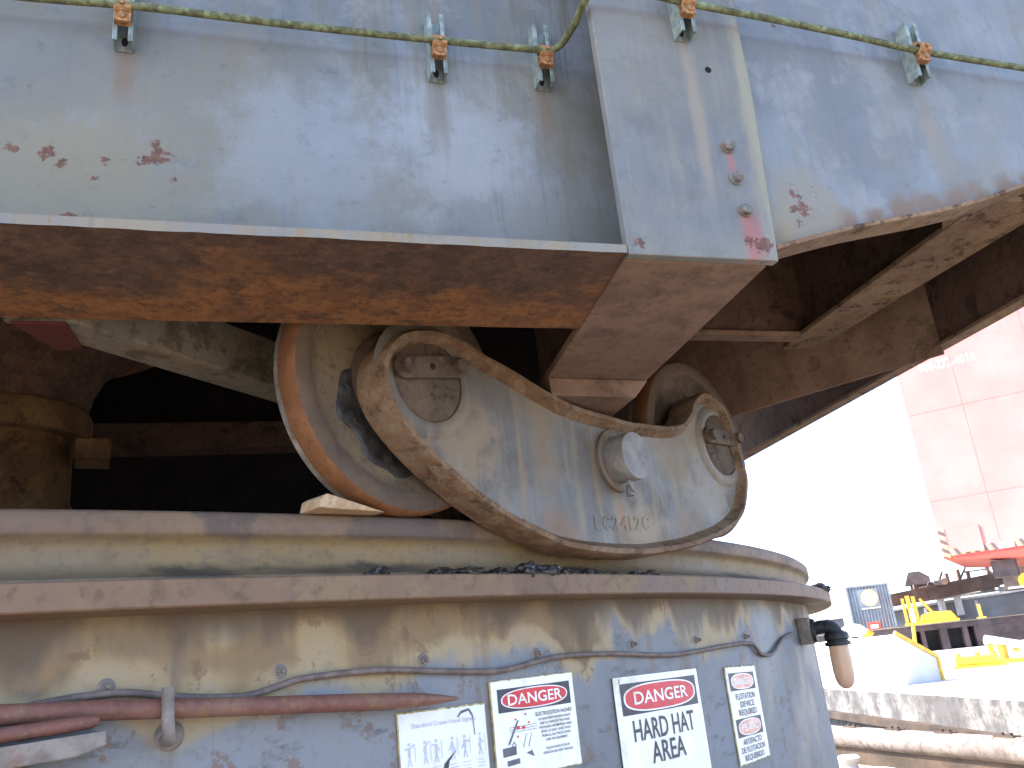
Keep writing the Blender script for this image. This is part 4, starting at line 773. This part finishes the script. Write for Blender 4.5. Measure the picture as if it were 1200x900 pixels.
MB().box(G, -.45, .45, -.036, -.0301, 1.0, 1.045).build('name_strip', 'logo_white', ct)
# yellow winch and red crate left of it
G = spot(18.9, 42.5, ZA + .02, 0); y1 = thing('yellow_vent_hood', G(0, 0, 0), 'rounded yellow and white vent hood behind the deck box below the container', 'vent')
MB().tube(spline([G(-.35, 0, 0), G(-.35, 0, .9), G(-.2, 0, 1.22), G(.25, 0, 1.25), G(.55, 0, 1.0)], 6), .27, 18).build('hood_pipe', 'white_paint', y1, smooth=50); MB().tube([G(.50, 0, 1.06), G(.68, 0, .86)], .31, 18).build('hood_mouth', 'yellow_paint', y1, smooth=40)
G = spot(20.2, 45.5, ZB + .04); rc = thing('red_crate', G(0, 0, 0), 'small red crate with white panel at the foot of the container', 'crate')
MB().box(G, -.30, .30, 0, .4, 0, .34).build('crate_body', 'red_deep', rc, bevel=.02); MB().box(G, -.16, .18, -.02, -.004, .05, .22).build('white_panel', 'white_paint', rc)
# yellow deck machinery
G = spot(23.1, 46.0, ZB + .04, 5); wy = thing('yellow_winch', G(0, 0, 0), 'yellow deck winch with upright levers on the dark barge', 'winch')
MB().box(G, -.95, 1.35, -.1, .5, 0, .12).build('skid', 'yellow_paint', wy); MB().prism([(-.3, .12), (1.3, .12), (1.1, .46), (.2, .52), (-.2, .40)], lambda a, b: G(a, 0, b), lambda a, b: G(a, .4, b)).build('housing', 'yellow_paint', wy, bevel=.03); MB().tube([G(-.55, .2, .12), G(-.55, .2, .75)], .14, 14).build('drum_post', 'white_paint', wy)
for x, h, r in ((-.85, 1.25, .06), (-.62, 1.35, .09), (-.38, 1.30, .08)): MB().box(G, x - r, x + r, .1, .22, .12, h).build('lever', 'yellow_paint', wy)
MB().tube([G(-.1, .2, 1.15), G(.35, .2, .45)], .07, 8).build('brace_arm', 'yellow_paint', wy); MB().tube([G(-.78, -.3, -.9), G(-.66, -.3, .1)], .09, 8).build('down_pipe', 'yellow_paint', wy)
G = spot(25.9, 46.0, ZB + .04); o = MB().box(G, -.07, .07, 0, .12, 0, .62).box(G, -.2, .2, -.1, .2, 0, .05).build('yellow_post', 'yellow_paint', base=G(0, 0, 0)); tag(o, 'short yellow post on the dark barge right of the winch', 'post')
# grey coaming barge
ZC = 2.30
def GC(p, q, r): return Vector((20.4, 56.5, 0)) + Vector((math.cos(R_(-14)), math.sin(R_(-14)), 0)) * p + Vector((-math.sin(R_(-14)), math.cos(R_(-14)), 0)) * q + Vector((0, 0, r))
bC = thing('grey_barge', GC(5, 0, 0), 'grey barge with high plated coaming below the brown boom', 'barge')
mb = MB(); mb.prism([(-3, -1.6), (22, -1.6), (22, 3.75), (10, 3.50), (1.5, 3.12), (-3, 2.98)], lambda a, b: GC(a, 0, b), lambda a, b: GC(a, 8, b)); mb.build('coaming', 'grey_hull', bC)
mb = MB(); mb.prism([(-3, 2.981), (1.5, 3.121), (10, 3.501), (22, 3.751), (22, 3.90), (10, 3.64), (1.5, 3.26), (-3, 3.08)], lambda a, b: GC(a, -.08, b), lambda a, b: GC(a, .5, b)); mb.build('top_rail', 'white_paint', bC)
for x in (.4, 3.4, 6.3, 9.4): MB().box(GC, x, x + .16, -.09, -.002, 2.0, 3.0 + x * .035).build('stiffener', 'white_paint', bC)
# brown boom lying in its rest
bm_ = thing('crane_boom', PF(25, 62, 3.6), 'long brown box boom lying lowered above the grey barge', 'boom')
b0 = PF(20.6, 58, 3.62); b1 = PF(27.0, 62, 4.28); b2 = PF(31, 66, 4.7)
def boomseg(p, q, h0, h1, w, name):
    d = (q - p); d.z = 0; d.normalize(); sd = Vector((d.y, -d.x, 0)) * w; mb = MB()
    mb.add([p - sd + Vector((0, 0, -h0)), p + sd + Vector((0, 0, -h0)), p + sd + Vector((0, 0, h0)), p - sd + Vector((0, 0, h0)), q - sd + Vector((0, 0, -h1)), q + sd + Vector((0, 0, -h1)), q + sd + Vector((0, 0, h1)), q - sd + Vector((0, 0, h1))], [(0, 1, 2, 3), (7, 6, 5, 4), (0, 4, 5, 1), (1, 5, 6, 2), (2, 6, 7, 3), (3, 7, 4, 0)])
    return mb.build(name, 'boom_brown', bm_)
boomseg(b0, b0 + (b1 - b0) * .40, .36, .40, .4, 'boom_section'); boomseg(b0 + (b1 - b0) * .402, b1, .43, .43, .45, 'boom_section'); boomseg(b1, b2, .34, .34, .4, 'boom_tip')
for q, h in ((.34, .25), (.62, .55), (.72, .65), (.80, .4), (.97, .9)):
    p = b0 + (b1 - b0) * q; MB().box(lambda a, b, c: p + Vector((a, b, c)), -.09, .09, -.1, .1, .40, .40 + h).build('lug', 'boom_brown', bm_)
for q in (.52, .66, 1.05):
    p = b0 + (b1 - b0) * q; MB().box(lambda a, b, c: p + Vector((a, b, c)), -.14, .14, -.2, .2, -1.6, -.44).build('boom_rest', 'white_paint', bm_)
MB().tube([b1 + Vector((.2, -.5, .55)), b1 + Vector((1.2, -.3, -.6))], .16, 8).build('strut', 'white_paint', bm_)
G = spot(23.2, 60, 4.35); dm = thing('deck_machinery', G(0, 0, -.3), 'dark silhouette of machinery on top of the boom left end', 'machinery')
mb = MB(); mb.prism([(-.9, .152), (-.55, .95), (.1, .95), (.6, .55), (.6, .152)], lambda a, b: G(a, 0, b), lambda a, b: G(a, 1.0, b)); mb.build('cowl', 'dark_hull', dm); MB().box(G, -.6, 1.5, .1, .9, -.3, .15).build('engine_bed', 'dark_hull', dm); MB().tube([G(1.0, .4, .1), G(1.35, .4, .75)], .08, 8).build('exhaust', 'dark_hull', dm)
G = spot(28.4, 58, 4.0); dm = thing('winch_house', G(0, 0, -.5), 'dark low winch house with sloping roof at the right edge under the red house', 'machinery')
mb = MB(); mb.prism([(-1.0, -.5), (3.0, -.5), (3.0, .2), (-.1, .95), (-.9, .95)], lambda a, b: G(a, 0, b), lambda a, b: G(a, 1.6, b)); mb.build('house_body', 'dark_hull', dm); MB().tube([G(.2, -.25, -.1), G(.2, .1, -.1)], .42, 16).build('cable_drum', 'yellow_paint', dm); MB().box(G, -.8, 3, -.4, -.02, -.48, -.36).build('walkway', 'deck_pale', dm)

# ================================================================== RED CRANE HOUSE
ZR = 4.32; DR = 45.0
G = spot(24.75, DR, ZR, -6)
rh = thing('red_crane_house', G(0, 0, 0), 'huge glare-paled red crane machinery house with phone number and hazard stripes', 'crane')
MB().box(G, 0, 14, 0, 9, .55, 13.5).build('house_wall', 'red_paint', rh)
mb = MB(); mb.prism([(0, .549), (14, .549), (14, -.12), (3.0, .10), (0, .47)], lambda a, b: G(a, .02, b), lambda a, b: G(a, 8.98, b)); mb.build('bottom_skirt', 'red_deep', rh)
for x in (2.35, 5.6, 8.8): MB().box(G, x, x + .09, -.008, -.001, .56, 13.4).build('panel_seam', 'red_paint', rh)
for z in (3.1, 7.3): MB().box(G, .02, 13.9, -.008, -.001, z, z + .06).build('belt_seam', 'red_paint', rh)
MB().box(G, .75, 1.75, -.06, -.001, .62, 1.75).build('access_door', 'red_paint', rh)
for k in range(24):
    x = .45 + k * .19
    if 10 <= k <= 12: continue
    mb = MB(); mb.prism([(x, .57), (x + .11, .57), (x - .02, .86), (x - .13, .86)], lambda a, b: G(a, -.031, b), lambda a, b: G(a, -.002, b)); mb.build('hazard_stripe', 'stripe_black' if k % 2 else 'stripe_yellow', rh)
for k in range(7):
    z = .62 + k * .2; mb = MB(); mb.prism([(.03, z + .12), (.03, z), (.30, z - .16), (.30, z - .04)], lambda a, b: G(a, -.031, b), lambda a, b: G(a, -.002, b)); mb.build('hazard_stripe', 'stripe_black' if k % 2 else 'stripe_yellow', rh)
MB().box(G, 2.35 + .02, 2.95, -.031, -.002, .57, .86).build('white_plate', 'white_paint', rh)
mb = MB(); put_text(mb, '908-272-4010', 2.25, 9.25, 2.5, .42, lambda a, b: G(a, -.006, b)); mb.build('phone_number', 'white_paint', rh)
MB().box(G, 1.75, 2.75, 1.0, 2.2, -.60, .14).build('swing_bearing', 'dark_hull', rh); MB().tube([G(6.5, 4.5, -ZR + .5), G(6.5, 4.5, -.30)], 1.9, 32).build('pedestal', 'dark_hull', rh)

# ================================================================== SMALLER GEAR ON THE FAR BARGES
for k, (b_, lab) in enumerate(((.9, 'grey steel pipe lying on the coaming under the boom, the nearer of two'), (1.35, 'grey steel pipe lying on the coaming under the boom, the farther of two'))):
    o = MB().tube([GC(4.2 + k * .4, b_, 3.62), GC(7.8 + k * .5, b_, 3.75)], .11, 12).build('steel_pipe', 'white_paint', base=GC(5.5, b_, 3.6), smooth=40); tag(o, lab, 'pipe', 'pipes on the coaming')
# A-frame and blocks standing on the boom
G = spot(26.2, 61.0, 4.6); e = thing('gantry_frame', G(0, 0, 0), 'dark A-frame gantry with cross bars rising above the brown boom', 'gantry')
for x0, x1 in ((-.9, -.15), (.9, .15)): MB().tube([G(x0, 0, 0), G(x1, 0, 1.15)], .07, 8).build('gantry_leg', 'dark_hull', e)
for z, w in ((.35, .68), (.75, .42)): MB().tube([G(-w, 0, z), G(w, 0, z)], .05, 8).build('cross_bar', 'dark_hull', e)
MB().box(G, -.25, .25, -.12, .12, 1.10, 1.30).build('head_block', 'dark_hull', e, bevel=.03)
G = spot(24.3, 59.5, 4.25); e = thing('sheave_block', G(0, 0, 0), 'dark hook block resting on top of the boom left of the gantry', 'hook block')
MB().box(G, -.4, .4, -.1, .1, 0, .35).build('cheek_plate', 'dark_hull', e, bevel=.05); MB().tube([G(.2, -.14, .22), G(.2, .14, .22)], .2, 16).build('sheave', 'boom_brown', e); MB().tube(spline([G(-.4, 0, .2), G(-.62, 0, .28), G(-.75, 0, .14), G(-.62, 0, .04)], 5), .05, 8).build('hook', 'dark_hull', e)
